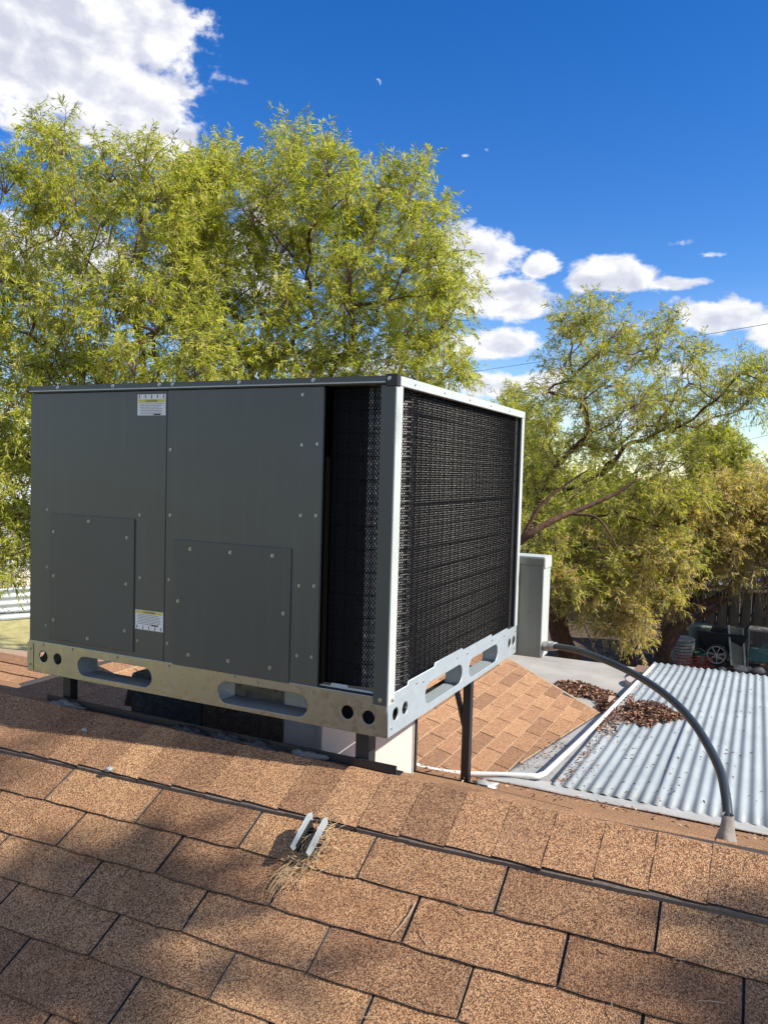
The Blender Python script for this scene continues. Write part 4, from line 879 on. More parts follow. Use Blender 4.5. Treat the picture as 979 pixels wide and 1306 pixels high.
# crown clumps: x, y, z, radius
CL={"A":[[-8.88,5.38,-0.22,0.48],[-6.46,5.95,3.37,0.41],[-7.25,5.53,2.21,0.43],[-6.97,5.99,0.22,0.47],[-6.53,6.39,2.41,0.4],[-7.91,5.92,0.6,0.43],[-8.07,5.15,-0.75,0.43],[-6.29,6.66,2.76,0.46],[-8.84,5.69,2.48,0.37],[-8.26,5.3,3.51,0.35],[-6.74,6.65,1.69,0.36],[-7.14,6.06,3.87,0.41],[-8.89,5.34,2.97,0.36],[-6.47,5.81,0.69,0.33],[-6.23,6.06,0.95,0.33],[-7.67,5.12,1.37,0.34],[-7.77,6.06,1.45,0.47],[-8.37,5.16,1.61,0.38],[-8.32,5.94,2.39,0.51],[-7.73,6.05,0.25,0.37],[-7.33,5.56,4.65,0.4],[-8.59,4.83,0.68,0.38],[-5.56,6.04,1.39,0.38],[-8.37,6.06,4.11,0.36],[-8.23,5.79,2.93,0.48],[-7.46,6.26,2.28,0.38],[-8.27,5.41,-0.15,0.33],[-8.94,5.33,1.17,0.38],[-8.72,5.37,0.68,0.37],[-6.87,5.99,1.69,0.37],[-7.94,5.02,1.01,0.43],[-7.88,5.26,1.9,0.38],[-9.43,5.58,4.09,0.48],[-6.15,6.32,3.68,0.33],[-8.9,5.2,3.33,0.4],[-6.59,5.64,4.21,0.33],[-8.27,4.82,-0.53,0.34],[-6.36,6.57,3.28,0.44],[-6.19,6.67,4.4,0.36],[-5.57,6.03,2.22,0.4],[-6.84,5.85,1.09,0.33],[-7.52,5.79,-0.26,0.42],[-6.36,5.97,4.38,0.41],[-7.91,5.38,-0.5,0.48],[-8.1,6.21,3.78,0.41],[-8.33,4.64,-0.93,0.46],[-8.14,5.28,0.42,0.36],[-7.39,6.0,3.13,0.36],[-8.46,5.94,3.5,0.42],[-7.88,6.32,4.25,0.45],[-6.62,5.79,2.49,0.45],[-6.59,6.19,3.83,0.39],[-8.3,4.81,2.42,0.41],[-7.18,5.47,2.61,0.44],[-6.78,6.06,2.98,0.36],[-8.18,5.39,4.19,0.34],[-8.84,4.99,1.71,0.45],[-8.04,5.86,1.18,0.5],[-8.0,5.73,-0.1,0.43],[-6.26,6.18,4.11,0.35],[-6.23,5.74,1.88,0.42],[-8.04,5.21,3.03,0.39],[-6.8,5.46,0.75,0.43],[-8.19,5.93,4.45,0.36],[-5.62,6.09,1.81,0.34],[-7.66,5.65,1.85,0.39],[-8.12,4.73,0.23,0.44],[-8.33,5.8,0.75,0.42],[-6.22,6.01,2.79,0.34],[-8.33,4.97,2.0,0.45],[-7.49,5.45,-0.63,0.43],[-7.42,6.04,1.85,0.43],[-6.51,6.05,1.32,0.45],[-6.17,6.63,1.03,0.47],[-9.35,5.27,-0.13,0.45],[-10.56,6.25,3.77,0.49],[-9.64,6.3,1.25,0.48],[-9.38,6.53,0.35,0.55],[-8.4,7.23,1.97,0.46],[-7.72,6.8,4.43,0.44],[-10.11,5.9,-0.39,0.48],[-9.6,6.36,4.17,0.37],[-10.28,6.07,1.75,0.55],[-8.88,6.68,5.27,0.47],[-9.65,6.62,-0.9,0.42],[-9.24,6.68,3.57,0.55],[-10.54,6.48,0.05,0.45],[-9.09,7.34,2.94,0.41],[-8.05,6.57,1.46,0.47],[-7.42,7.54,1.3,0.5],[-10.06,6.15,0.57,0.41],[-8.47,7.36,-0.13,0.56],[-8.67,6.59,4.3,0.43],[-9.55,6.03,4.44,0.46],[-7.1,7.86,4.06,0.54],[-10.77,6.36,2.3,0.46],[-7.12,7.71,2.55,0.52],[-9.77,6.65,2.28,0.55],[-7.94,7.71,1.79,0.42],[-7.87,7.45,2.8,0.42],[-9.53,6.03,3.27,0.44],[-9.7,6.36,0.77,0.5],[-7.62,8.09,3.6,0.48],[-7.77,7.84,4.66,0.48],[-8.82,6.55,2.5,0.53],[-7.58,7.19,3.73,0.44],[-8.39,6.96,3.68,0.53],[-9.43,5.96,1.86,0.45],[-7.63,6.75,0.91,0.5],[-7.42,7.87,2.0,0.51],[-7.74,7.46,2.32,0.43],[-8.68,6.95,5.05,0.5],[-9.1,6.32,-0.13,0.38],[-8.79,6.69,1.28,0.46],[-9.17,6.45,4.76,0.44],[-8.92,6.73,3.1,0.42],[-9.69,6.12,-1.14,0.53],[-8.88,6.34,0.78,0.4],[-10.58,6.18,1.18,0.51],[-7.59,7.3,0.78,0.39],[-8.17,7.3,3.3,0.55],[-10.21,6.04,3.1,0.48],[-8.12,7.96,5.39,0.56],[-8.41,6.19,-0.53,0.39],[-9.58,6.0,2.52,0.47],[-9.06,6.7,1.82,0.52],[-8.58,6.61,-0.09,0.46],[-9.39,6.37,3.11,0.42],[-8.44,7.4,0.37,0.45],[-7.1,7.81,1.57,0.42],[-7.91,6.88,2.63,0.47],[-6.79,7.38,4.62,0.47],[-10.23,6.07,-0.95,0.56],[-10.39,6.27,4.33,0.51],[-8.3,6.45,2.11,0.37],[-10.24,6.58,-0.39,0.58],[-10.36,5.91,-1.35,0.39],[-9.96,6.31,3.85,0.55],[-7.72,6.83,1.48,0.42],[-9.15,7.06,0.41,0.43],[-6.83,7.28,2.91,0.43],[-8.54,7.02,0.99,0.47],[-9.26,6.71,4.03,0.55],[-8.0,7.0,3.96,0.5],[-8.81,7.27,4.71,0.4],[-9.55,6.49,2.7,0.4],[-7.58,7.51,3.16,0.56],[-9.18,6.21,1.63,0.43],[-6.46,7.16,3.71,0.34],[-6.48,7.28,4.76,0.39],[-6.28,7.09,4.03,0.35],[-6.9,7.34,4.57,0.45],[-7.16,8.21,4.7,0.5],[-7.07,7.88,4.16,0.46],[-7.26,7.71,4.96,0.34],[-7.37,8.03,3.76,0.38],[-6.82,7.94,5.12,0.48],[-7.04,8.29,3.91,0.51],[-7.37,7.82,4.51,0.5]],"B":[[-3.97,9.19,1.98,0.42],[-4.55,8.7,3.99,0.46],[-4.51,8.17,2.48,0.46],[-4.48,7.81,4.4,0.46],[-5.29,8.11,3.5,0.37],[-3.98,8.23,0.7,0.42],[-3.49,9.16,2.89,0.48],[-5.11,7.9,4.01,0.52],[-5.1,7.53,1.12,0.45],[-5.28,7.31,4.43,0.48],[-4.79,8.0,0.66,0.36],[-5.33,8.43,2.93,0.52],[-4.74,7.8,1.42,0.43],[-3.32,8.19,3.06,0.41],[-4.07,8.27,3.02,0.37],[-6.04,7.75,3.8,0.37],[-4.43,8.7,4.64,0.46],[-6.19,8.08,1.23,0.53],[-6.51,7.66,2.89,0.43],[-3.64,8.43,4.11,0.4],[-4.93,7.53,1.91,0.44],[-5.8,7.16,2.08,0.4],[-6.69,7.41,1.88,0.5],[-6.9,7.58,4.17,0.44],[-3.92,8.65,4.6,0.5],[-5.62,8.22,5.22,0.51],[-4.39,8.06,1.84,0.48],[-6.91,7.67,3.27,0.51],[-4.49,7.92,3.39,0.5],[-6.67,7.37,4.52,0.44],[-6.13,7.97,3.3,0.48],[-5.69,7.49,2.49,0.46],[-5.72,7.35,4.14,0.45],[-6.38,7.91,4.97,0.43],[-3.79,8.34,3.55,0.47],[-6.72,7.8,1.34,0.4],[-3.22,8.42,1.43,0.48],[-5.08,7.37,0.64,0.39],[-3.56,8.92,0.75,0.46],[-4.45,8.04,1.2,0.48],[-4.01,8.4,2.25,0.44],[-4.22,9.04,1.41,0.55],[-6.21,7.97,0.78,0.45],[-5.22,8.15,4.56,0.42],[-5.28,7.77,2.38,0.42],[-3.94,8.83,2.77,0.43],[-4.95,8.58,4.27,0.38],[-3.75,9.05,2.43,0.4],[-6.12,6.92,2.27,0.49],[-5.92,7.35,1.58,0.51],[-5.56,7.84,3.85,0.41],[-5.93,8.16,1.66,0.41],[-3.23,8.62,2.05,0.42],[-4.81,8.12,2.13,0.48],[-5.31,7.59,3.0,0.44],[-4.48,8.0,2.93,0.45],[-3.38,8.42,3.61,0.41],[-4.76,7.79,4.78,0.42],[-6.14,7.3,3.39,0.36],[-5.87,7.98,2.15,0.44],[-4.7,10.48,5.29,0.53],[-7.07,8.28,3.35,0.5],[-4.57,10.03,2.64,0.47],[-4.77,9.65,3.73,0.49],[-4.15,9.97,1.39,0.47],[-5.48,9.59,3.21,0.52],[-5.77,9.16,3.7,0.56],[-5.3,10.25,4.68,0.62],[-4.78,10.06,1.88,0.42],[-5.95,10.06,4.61,0.43],[-4.18,9.98,3.87,0.58],[-6.06,9.19,3.17,0.46],[-6.51,8.47,2.27,0.5],[-5.69,9.03,1.36,0.51],[-6.01,9.66,2.32,0.5],[-4.01,10.5,3.05,0.56],[-6.71,9.19,4.7,0.5],[-6.33,8.7,3.11,0.56],[-5.76,10.03,5.19,0.59],[-5.58,9.86,2.57,0.43],[-6.73,9.37,0.99,0.51],[-4.15,10.21,0.72,0.42],[-7.67,8.84,4.76,0.45],[-7.41,8.96,5.18,0.6],[-6.42,9.25,2.42,0.56],[-6.54,9.68,5.33,0.55],[-7.33,9.13,1.35,0.59],[-7.16,9.32,3.84,0.47],[-6.76,8.99,1.83,0.57],[-5.0,10.45,3.26,0.48],[-6.07,9.74,0.82,0.53],[-7.33,8.28,1.85,0.57],[-5.87,8.85,4.47,0.42],[-6.23,8.69,3.99,0.56],[-5.53,9.85,3.82,0.51],[-5.43,9.91,1.45,0.57],[-3.72,9.74,2.21,0.56],[-7.06,8.4,2.49,0.48],[-5.61,9.66,1.93,0.53],[-4.75,10.05,1.21,0.59],[-4.17,9.88,4.5,0.44],[-5.29,10.19,0.88,0.61],[-7.65,8.52,2.95,0.49],[-7.15,8.66,4.06,0.46],[-6.5,9.46,5.8,0.5],[-6.46,9.76,1.96,0.54],[-5.83,9.67,5.55,0.45],[-6.42,8.63,5.09,0.51],[-4.51,9.66,4.12,0.49],[-6.57,8.34,0.71,0.46],[-6.82,8.62,2.94,0.56],[-8.12,9.0,5.32,0.45],[-6.49,9.22,1.5,0.59],[-5.21,10.25,5.39,0.57],[-4.34,9.96,3.41,0.52],[-4.08,10.67,3.63,0.46],[-4.83,9.35,2.19,0.53]],"R":[[-1.87,12.75,0.72,0.52],[-1.24,13.08,0.42,0.49],[-1.7,12.04,2.3,0.43],[-0.45,13.01,-0.28,0.48],[-1.03,12.78,-0.62,0.39],[-0.71,12.33,-1.25,0.5],[-2.35,12.25,2.43,0.45],[-0.07,13.07,2.04,0.4],[-0.62,13.1,1.6,0.51],[0.31,12.89,2.47,0.41],[-1.64,12.23,3.2,0.49],[-2.21,11.12,-0.57,0.5],[-1.57,12.97,-0.49,0.53],[-2.01,12.3,1.43,0.44],[-1.4,12.78,-1.5,0.38],[-0.7,12.07,0.87,0.46],[-0.27,12.48,0.38,0.4],[-0.78,11.94,-0.13,0.48],[-2.85,12.19,0.31,0.48],[-1.15,11.8,1.88,0.47],[-1.58,12.68,1.62,0.44],[0.71,12.93,2.32,0.41],[-0.5,12.52,2.55,0.39],[-1.06,13.28,1.48,0.52],[1.26,13.72,2.49,0.42],[-2.58,11.11,-0.31,0.45],[-2.07,11.85,1.96,0.49],[-1.53,11.63,-0.87,0.43],[-2.68,11.86,2.11,0.47],[-2.32,11.74,3.12,0.41],[-2.56,12.28,0.93,0.5],[-1.96,12.12,-0.12,0.46],[-1.5,11.86,0.11,0.52],[-2.11,11.24,-1.0,0.43],[-2.48,11.15,1.6,0.36],[-1.55,12.74,1.16,0.48],[-0.91,12.5,2.96,0.5],[-0.41,11.99,-0.66,0.41],[-0.78,13.49,2.2,0.53],[-2.34,11.87,0.06,0.5],[-0.45,13.52,1.12,0.45],[-1.72,11.42,-1.34,0.49],[-1.96,12.05,-0.61,0.52],[-1.44,12.7,2.82,0.42],[-0.69,11.91,0.3,0.44],[-2.07,12.11,3.46,0.43],[-1.94,12.52,2.89,0.44],[-1.2,12.85,-1.06,0.39],[0.46,12.55,1.91,0.41],[-1.99,11.52,0.47,0.5],[-1.83,14.71,-1.12,0.6],[-1.49,14.62,1.71,0.61],[-2.37,13.63,2.37,0.47],[-0.85,15.13,0.43,0.51],[-2.0,14.4,1.19,0.56],[-1.48,14.14,0.18,0.45],[-2.54,13.11,0.43,0.44],[-0.61,14.11,2.46,0.52],[-1.23,14.1,-0.69,0.48],[0.7,15.47,2.84,0.56],[-2.22,14.66,1.76,0.55],[-2.81,13.49,2.77,0.55],[-2.27,13.8,-1.21,0.42],[-2.51,13.61,1.27,0.41],[-0.55,14.43,3.08,0.43],[0.16,15.85,2.81,0.61],[-1.03,14.52,1.02,0.52],[-0.52,15.25,1.71,0.59],[-1.75,13.7,2.41,0.52],[-3.08,13.94,1.86,0.5],[1.02,15.16,2.29,0.57],[-0.99,14.29,-1.19,0.57],[-2.09,14.52,-0.01,0.46],[1.49,15.46,2.3,0.57],[-3.12,13.66,-0.4,0.53],[-0.15,14.69,2.35,0.53],[-0.98,15.03,1.77,0.49],[-0.44,14.26,-0.1,0.41],[-2.02,14.81,3.4,0.48],[-2.5,14.51,-0.42,0.45],[-1.11,14.49,3.56,0.42],[-1.72,14.19,-1.74,0.42],[-2.98,13.48,0.78,0.42],[0.37,15.94,2.22,0.48],[-2.24,14.39,2.89,0.51],[1.23,15.91,2.83,0.51],[-1.28,14.69,-1.8,0.47],[-2.42,13.27,3.26,0.45],[-0.45,14.6,-0.7,0.43],[-2.09,13.52,0.48,0.46],[-1.3,14.75,2.17,0.44],[-1.75,13.75,-0.43,0.44],[-3.13,13.11,0.34,0.54],[-3.22,13.63,1.27,0.46],[-2.27,13.8,3.8,0.56],[-2.56,13.2,-1.51,0.46],[-0.5,14.69,0.94,0.58],[-2.89,12.9,-1.02,0.54],[-1.58,14.92,0.82,0.48],[-1.38,14.05,3.16,0.41],[-1.01,13.92,-0.15,0.48],[-2.26,14.19,-1.79,0.56]],"S":[[0.29,14.35,0.3,0.39],[-0.51,13.26,-0.12,0.36],[1.68,14.15,-0.71,0.35],[1.25,14.22,0.23,0.49],[0.67,13.77,0.12,0.43],[0.12,13.68,-0.49,0.47],[1.23,14.47,-0.87,0.38],[0.88,13.74,-0.52,0.42],[1.87,14.9,0.28,0.44],[1.28,14.09,-0.43,0.37],[-0.1,13.81,-0.01,0.41],[1.83,14.37,-0.18,0.4],[0.99,14.01,0.52,0.48],[0.52,14.25,-0.33,0.36],[-0.41,13.96,-0.59,0.51],[1.48,14.45,0.54,0.41],[0.44,13.6,-0.7,0.47],[1.0,13.91,-0.06,0.47],[-0.31,14.96,0.1,0.52],[0.77,15.92,0.04,0.38],[-0.25,15.16,-0.41,0.45],[1.95,16.19,-0.74,0.49],[1.39,16.37,-0.22,0.53],[0.38,15.57,-0.15,0.52],[0.46,15.53,0.39,0.52],[1.09,15.87,0.53,0.46],[1.95,16.22,0.29,0.54],[1.8,15.95,-0.13,0.52],[0.5,15.8,-0.74,0.51],[0.1,15.07,-0.72,0.47],[1.31,15.33,-0.64,0.46],[1.85,16.26,-1.18,0.51],[0.96,16.03,-0.94,0.48],[-0.7,14.97,-0.54,0.44],[-0.83,15.13,0.05,0.44],[0.97,15.9,-0.42,0.47],[1.55,16.46,0.24,0.49],[0.07,15.04,0.24,0.52],[-1.9,11.68,-1.46,0.36],[-1.01,11.86,-1.64,0.35],[-2.18,12.12,-0.83,0.4],[-1.04,12.55,-0.62,0.32],[-1.4,12.04,-0.73,0.4],[-1.94,12.21,-1.13,0.38],[-0.8,12.75,-1.38,0.41],[-1.4,11.69,-1.52,0.33],[-2.11,11.32,-1.14,0.31],[-0.56,12.68,-1.0,0.35],[-1.38,12.41,-1.28,0.34],[-1.79,11.89,-0.56,0.43],[-2.41,11.59,-0.64,0.31],[-0.62,11.96,-0.52,0.41],[-1.01,11.98,-1.02,0.3],[-1.34,12.32,-1.97,0.38],[-1.3,13.48,-1.69,0.33],[-0.75,13.59,-1.19,0.37],[-2.29,13.23,-1.38,0.35],[-2.61,12.5,-0.86,0.4],[-1.67,12.83,-1.17,0.35],[-1.47,13.64,-0.68,0.4],[-1.25,13.88,-1.04,0.38],[-2.24,12.97,-0.71,0.42],[-2.69,13.25,-1.4,0.44],[-1.32,13.05,-2.05,0.36],[-1.8,13.04,-1.58,0.4],[-0.92,13.75,-1.67,0.46],[-1.82,13.18,-0.65,0.4],[-2.25,13.42,-1.79,0.39],[-0.86,13.66,-0.63,0.42],[-1.69,13.06,-2.02,0.43],[0.37,14.21,-1.05,0.32],[-0.21,13.87,-0.62,0.35],[-0.03,14.39,-1.0,0.37],[0.72,14.68,-0.69,0.28],[0.32,14.2,-0.54,0.39],[-0.54,13.94,-0.57,0.35],[-0.34,14.39,-1.03,0.35],[0.79,14.23,0.41,0.44],[1.25,13.99,-0.15,0.39],[-0.68,12.98,0.17,0.36],[0.29,13.45,0.18,0.45],[0.68,14.13,-0.23,0.36],[1.25,14.45,0.49,0.42],[0.01,13.63,-0.38,0.41],[-0.0,13.52,0.44,0.43],[-0.38,13.11,-0.16,0.39],[-1.12,12.98,0.15,0.43],[-0.95,13.15,-0.2,0.37],[1.61,14.53,-0.13,0.46],[0.45,13.63,0.53,0.32],[0.97,13.87,-0.46,0.33],[-0.27,13.27,0.19,0.32],[1.45,14.04,-0.46,0.41],[1.58,14.14,0.41,0.41],[0.39,13.54,-0.42,0.36],[0.94,14.12,0.04,0.43],[-0.41,14.41,0.02,0.37],[0.97,15.28,-0.31,0.43],[0.6,15.29,0.16,0.5],[-1.42,13.6,0.0,0.49],[0.53,15.02,-0.44,0.36],[-0.83,14.63,0.3,0.43],[1.09,15.75,0.29,0.47],[0.09,14.48,0.45,0.39],[0.09,15.22,-0.35,0.48],[1.55,15.2,0.02,0.46],[-0.57,14.93,-0.43,0.45],[-1.16,14.14,-0.26,0.39],[1.53,15.5,-0.57,0.5],[1.44,15.5,0.46,0.39],[-1.21,14.27,0.27,0.49],[0.74,14.75,0.56,0.45]],"P":[[-4.24,16.32,0.14,0.52],[-4.06,16.34,-0.49,0.4],[-4.78,16.14,1.01,0.41],[-4.47,16.42,1.73,0.55],[-4.29,16.15,0.68,0.53],[-4.59,16.47,-0.44,0.39],[-4.68,15.83,0.34,0.47],[-4.8,16.24,2.03,0.42],[-3.93,16.26,1.07,0.47],[-4.67,16.7,2.43,0.49],[-4.36,16.26,1.27,0.44],[-4.0,16.27,1.55,0.4],[-4.82,16.16,1.53,0.51],[-3.87,16.15,0.49,0.52],[-5.0,17.44,1.66,0.48],[-4.28,17.12,1.5,0.53],[-4.7,17.02,2.45,0.47],[-4.94,17.21,-0.65,0.42],[-4.96,16.83,0.97,0.52],[-4.37,17.52,-0.1,0.52],[-4.97,17.46,-0.06,0.56],[-4.4,17.78,0.76,0.54],[-4.74,17.72,0.42,0.47],[-4.36,17.61,-0.7,0.49],[-4.63,17.54,1.93,0.57],[-5.1,17.32,2.12,0.51],[-4.56,17.17,1.11,0.54],[-5.06,17.07,0.44,0.54]],"D":[[-0.0,20.98,0.79,0.48],[-0.38,19.69,1.54,0.43],[-0.4,20.26,0.86,0.5],[-0.8,20.61,1.15,0.44],[0.03,19.87,1.3,0.4],[-0.85,20.4,0.51,0.39],[-0.8,19.84,1.61,0.52],[-0.36,21.86,1.71,0.55],[-0.37,22.22,0.67,0.51],[-0.38,21.61,1.22,0.44],[-0.86,22.02,0.88,0.42],[-0.94,21.93,1.63,0.57],[0.04,21.92,0.91,0.46]],"H":[[6.1,-2.03,4.5,0.34],[4.92,0.01,4.27,0.21],[6.34,-2.29,5.3,0.26],[6.73,-0.46,5.03,0.23],[5.52,-1.04,3.47,0.35],[6.44,-1.37,5.79,0.32],[5.16,-0.59,3.8,0.32],[6.0,-1.69,3.64,0.23],[5.63,-1.87,5.48,0.34],[7.19,-1.38,4.15,0.28],[5.19,-2.08,4.67,0.29],[7.23,-2.38,4.58,0.21],[6.41,-0.77,4.09,0.35],[5.04,-0.77,4.47,0.22],[5.6,0.27,5.98,0.22],[6.73,-1.77,6.43,0.3],[5.8,-0.83,5.72,0.27],[4.95,-1.52,5.11,0.27],[5.45,-1.53,4.37,0.21],[4.97,-0.24,5.07,0.28],[6.01,0.18,4.05,0.26],[6.64,-0.14,4.2,0.24],[7.36,-0.77,6.84,0.2],[7.19,-2.13,5.38,0.21],[7.35,0.26,4.15,0.34],[6.32,-0.96,5.02,0.35],[6.52,-2.3,6.11,0.3],[4.92,-0.82,5.53,0.36],[7.46,-2.12,6.46,0.26],[5.48,-2.08,3.45,0.35]],"E":[[4.32,16.78,-0.94,0.71],[2.68,17.83,-0.34,0.65],[2.75,18.91,-0.45,0.71],[2.47,21.2,-1.07,0.7],[3.62,20.35,-1.05,0.58],[2.61,19.95,-0.39,0.55],[2.86,15.07,-1.02,0.64],[3.45,19.43,-1.26,0.71],[4.76,19.68,0.01,0.71],[2.63,17.73,-1.25,0.7],[3.69,15.25,-0.55,0.69],[3.72,15.35,0.38,0.51],[4.42,21.32,0.03,0.74],[3.67,16.03,-0.5,0.68],[4.24,17.19,0.4,0.51],[3.59,14.78,-0.72,0.75],[2.68,21.4,0.32,0.67],[2.53,17.8,-0.09,0.52],[3.12,15.14,0.2,0.73],[4.62,19.76,-0.31,0.52],[3.56,19.82,0.04,0.51],[2.42,15.12,0.36,0.53],[3.34,17.83,0.28,0.53],[3.03,19.9,-1.24,0.54],[2.46,21.21,-0.96,0.63],[3.31,21.37,-0.05,0.65],[3.57,16.37,0.19,0.53],[3.89,16.57,-0.88,0.61],[2.85,18.64,-1.27,0.5],[2.74,15.13,0.27,0.63],[4.03,19.95,-1.09,0.74],[3.32,17.72,-0.47,0.67],[4.24,15.86,0.17,0.61],[3.0,20.55,0.26,0.71],[3.18,20.9,0.07,0.74],[4.21,21.5,-0.49,0.69],[4.27,18.17,-0.44,0.6],[4.48,17.15,0.02,0.64],[4.1,16.66,-1.25,0.67],[2.75,17.02,0.08,0.51],[4.59,18.62,-0.33,0.67],[2.54,14.65,-0.03,0.65],[3.93,20.26,-0.89,0.54],[4.73,14.92,-0.42,0.66],[4.69,15.11,-0.07,0.52],[3.49,18.84,0.21,0.51],[4.2,15.54,-0.63,0.75],[4.44,15.04,-1.39,0.51],[4.27,14.77,0.09,0.7],[4.36,21.06,-0.2,0.71],[3.7,19.18,-1.27,0.64],[4.78,17.22,-0.04,0.54],[3.56,18.29,0.06,0.58],[3.53,15.83,-0.3,0.73],[3.33,19.12,-0.34,0.55],[4.07,15.98,-0.23,0.75],[3.14,19.18,-0.75,0.66],[2.86,18.0,0.09,0.55],[3.25,16.08,-1.1,0.67],[4.4,18.19,-0.55,0.58],[2.97,21.1,-0.49,0.67],[3.07,15.71,-1.38,0.57],[3.41,18.15,-0.23,0.67],[4.5,20.11,-0.09,0.7],[3.7,17.81,0.34,0.72],[3.33,20.57,-0.58,0.69],[2.46,18.66,0.4,0.61],[4.49,19.26,-1.36,0.52],[3.19,21.3,-0.15,0.65],[4.46,16.95,-1.12,0.61],[4.58,15.66,-0.46,0.57],[3.26,15.15,0.32,0.56],[4.29,15.71,-0.59,0.51],[3.81,18.07,-0.58,0.55],[3.93,14.75,0.37,0.62],[3.87,17.47,-1.36,0.51],[4.14,17.91,-0.87,0.63],[4.49,18.07,-0.42,0.65],[4.5,14.72,-0.14,0.64],[4.12,15.65,0.17,0.7]]}
# ================================================================== TREES
def limb_graph(base, fork, cl):
    """connect clumps to the trunk top: each to the best already connected node; radii by pipe model"""
    nodes = [Vector(base), Vector(fork)]; par = [-1, 0]
    order = sorted(range(len(cl)), key=lambda i: (Vector(cl[i][:3])-nodes[1]).length); idx = {}
    for i in order:
        p = Vector(cl[i][:3]); best = None
        for j in range(1, len(nodes)):
            q = nodes[j]; c = (p-q).length + .35*(q-nodes[1]).length + (.5 if q.z > p.z+.3 else 0)
            if best is None or c < best[0]: best = (c, j)
        j = best[1]; q = nodes[j]
        if (p-q).length > 1.6:                # intermediate node lets limbs fork
            mid = q.lerp(p, .5)+Vector((0, 0, .12*(p-q).length)); nodes.append(mid); par.append(j); j = len(nodes)-1
        nodes.append(p); par.append(j); idx[i] = len(nodes)-1
    cnt = [0]*len(nodes)
    for i in idx.values():
        k = i
        while k >= 0: cnt[k] += 1; k = par[k]
    return nodes, par, cnt
def tree(name, label, cl, base, fork, leafmat, seed, trunk_r=.16, nbr=8, ntw=8, nlf=12, L=.085, Wd=.0062, droop=.55, group=None, extra=(), dry=0.0, twig_r=.0035):
    rg = np.random.default_rng(seed); rnd = random.Random(seed)
    t = thing(name, label, 'tree', base, group)
    nodes, par, cnt = limb_graph(base, fork, cl)
    mx = max(cnt); m_ = MB(); tw = MB()
    rad = [max(.007, trunk_r*(c/mx)**.62*(1.0 if c > .3*mx else .8)) for c in cnt]
    for i in range(1, len(nodes)):
        a, b = nodes[par[i]], nodes[i]; d_ = (b-a); perp = Vector((rnd.uniform(-1, 1), rnd.uniform(-1, 1), rnd.uniform(-.3, .6)))*d_.length*.10
        P = [a, a.lerp(b, .33)+perp, a.lerp(b, .68)-perp*.5, b]; P = smooth_path(P, 2 if rad[i] < .03 else 4); n = len(P)
        r0, r1 = (rad[par[i]]*.85 if par[i] > 0 else trunk_r*1.25), rad[i]; r0 = min(r0, r1*1.8)
        m_.tube(P, [r0+(r1-r0)*k/(n-1) for k in range(n)], 10 if r0 > .05 else 5, cap=False)
    for P, ra, rb in extra:
        P = smooth_path(P, 4); n = len(P); m_.tube(P, [ra+(rb-ra)*k/(n-1) for k in range(n)], 9)
    m_.build('trunk', MBARK, t, True)
    # branchlets, twigs, leaves
    S0 = []; S1 = []; S2 = []
    cls = np.array(cl)
    for i in range(len(cl)):
        c = np.array(cl[i][:3]); r = cl[i][3]
        pj = np.array(nodes[par[2+0]] if False else nodes[1]); out = c-pj; out = out/(np.linalg.norm(out)+1e-6)
        for b in range(nbr):
            d_ = rg.normal(size=3); d_ /= np.linalg.norm(d_); d_ = d_*1.0+out*.25+np.array([0, 0, .25]); d_ /= np.linalg.norm(d_)
            l = r*rg.uniform(.65, 1.25)
            p0 = c-out*r*.35; p2 = c+d_*l; p1 = (p0+p2)/2+np.array([0, 0, .18*l])
            tw.tube([p0, p1, p2], [.0085, .006, .003], 3, cap=False)
            for k in range(ntw):
                u = rg.uniform(.3, 1.0); q = (1-u)**2*p0+2*u*(1-u)*p1+u*u*p2
                e = rg.normal(size=3); e /= np.linalg.norm(e); e = e*.8+d_*.55+np.array([0, 0, .15]); e /= np.linalg.norm(e)
                ll = rg.uniform(.16, .34)*(.6+.5*r/.45); S0.append(q); S1.append(q+e*ll*.55+np.array([0, 0, -.02])); S2.append(q+e*ll+np.array([0, 0, -droop*ll*.55]))
    S0, S1, S2 = map(np.array, (S0, S1, S2)); n = len(S0)
    # twigs as thin 3-sided tubes in one go
    V = []; F_ = []; base_i = 0
    sel = rg.random(n) < .75; s0, s1, s2 = S0[sel], S1[sel], S2[sel]; k = len(s0)
    off = np.array([[1, 0, 0], [-.5, .87, 0], [-.5, -.87, .2]])*twig_r
    VV = np.concatenate([(p[:, None, :]+off[None]*w) for p, w in ((s0, 1.0), (s1, .8), (s2, .3))], 1).reshape(-1, 3)
    b = np.arange(k)[:, None]*9; q = []
    for ring in (0, 3):
        for j in range(3): q.append(np.concatenate([b+ring+j, b+ring+(j+1) % 3, b+ring+3+(j+1) % 3, b+ring+3+j], 1))
    Q = np.concatenate(q, 0)
    me = bpy.data.meshes.new('twigs'); nv0 = len(tw.v); tv = np.array(tw.v); allv = np.vstack([tv, VV]); 
    tf = np.array([f_ for f_ in tw.f]); Qa = np.vstack([tf, Q+nv0])
    me.vertices.add(len(allv)); me.vertices.foreach_set('co', allv.ravel().astype(np.float32)); me.loops.add(Qa.size); me.loops.foreach_set('vertex_index', Qa.ravel().astype(np.int32))
    me.polygons.add(len(Qa)); me.polygons.foreach_set('loop_start', (np.arange(len(Qa))*4).astype(np.int32)); me.polygons.foreach_set('loop_total', np.full(len(Qa), 4, np.int32)); me.update(); me.validate()
    link('twigs', me, MTWIG, t)['kind'] = 'stuff'
    # leaves along each twig
    u = rg.random((n, nlf))*.9+.1; u = u[..., None]
    P = (1-u)**2*S0[:, None]+2*u*(1-u)*S1[:, None]+u*u*S2[:, None]
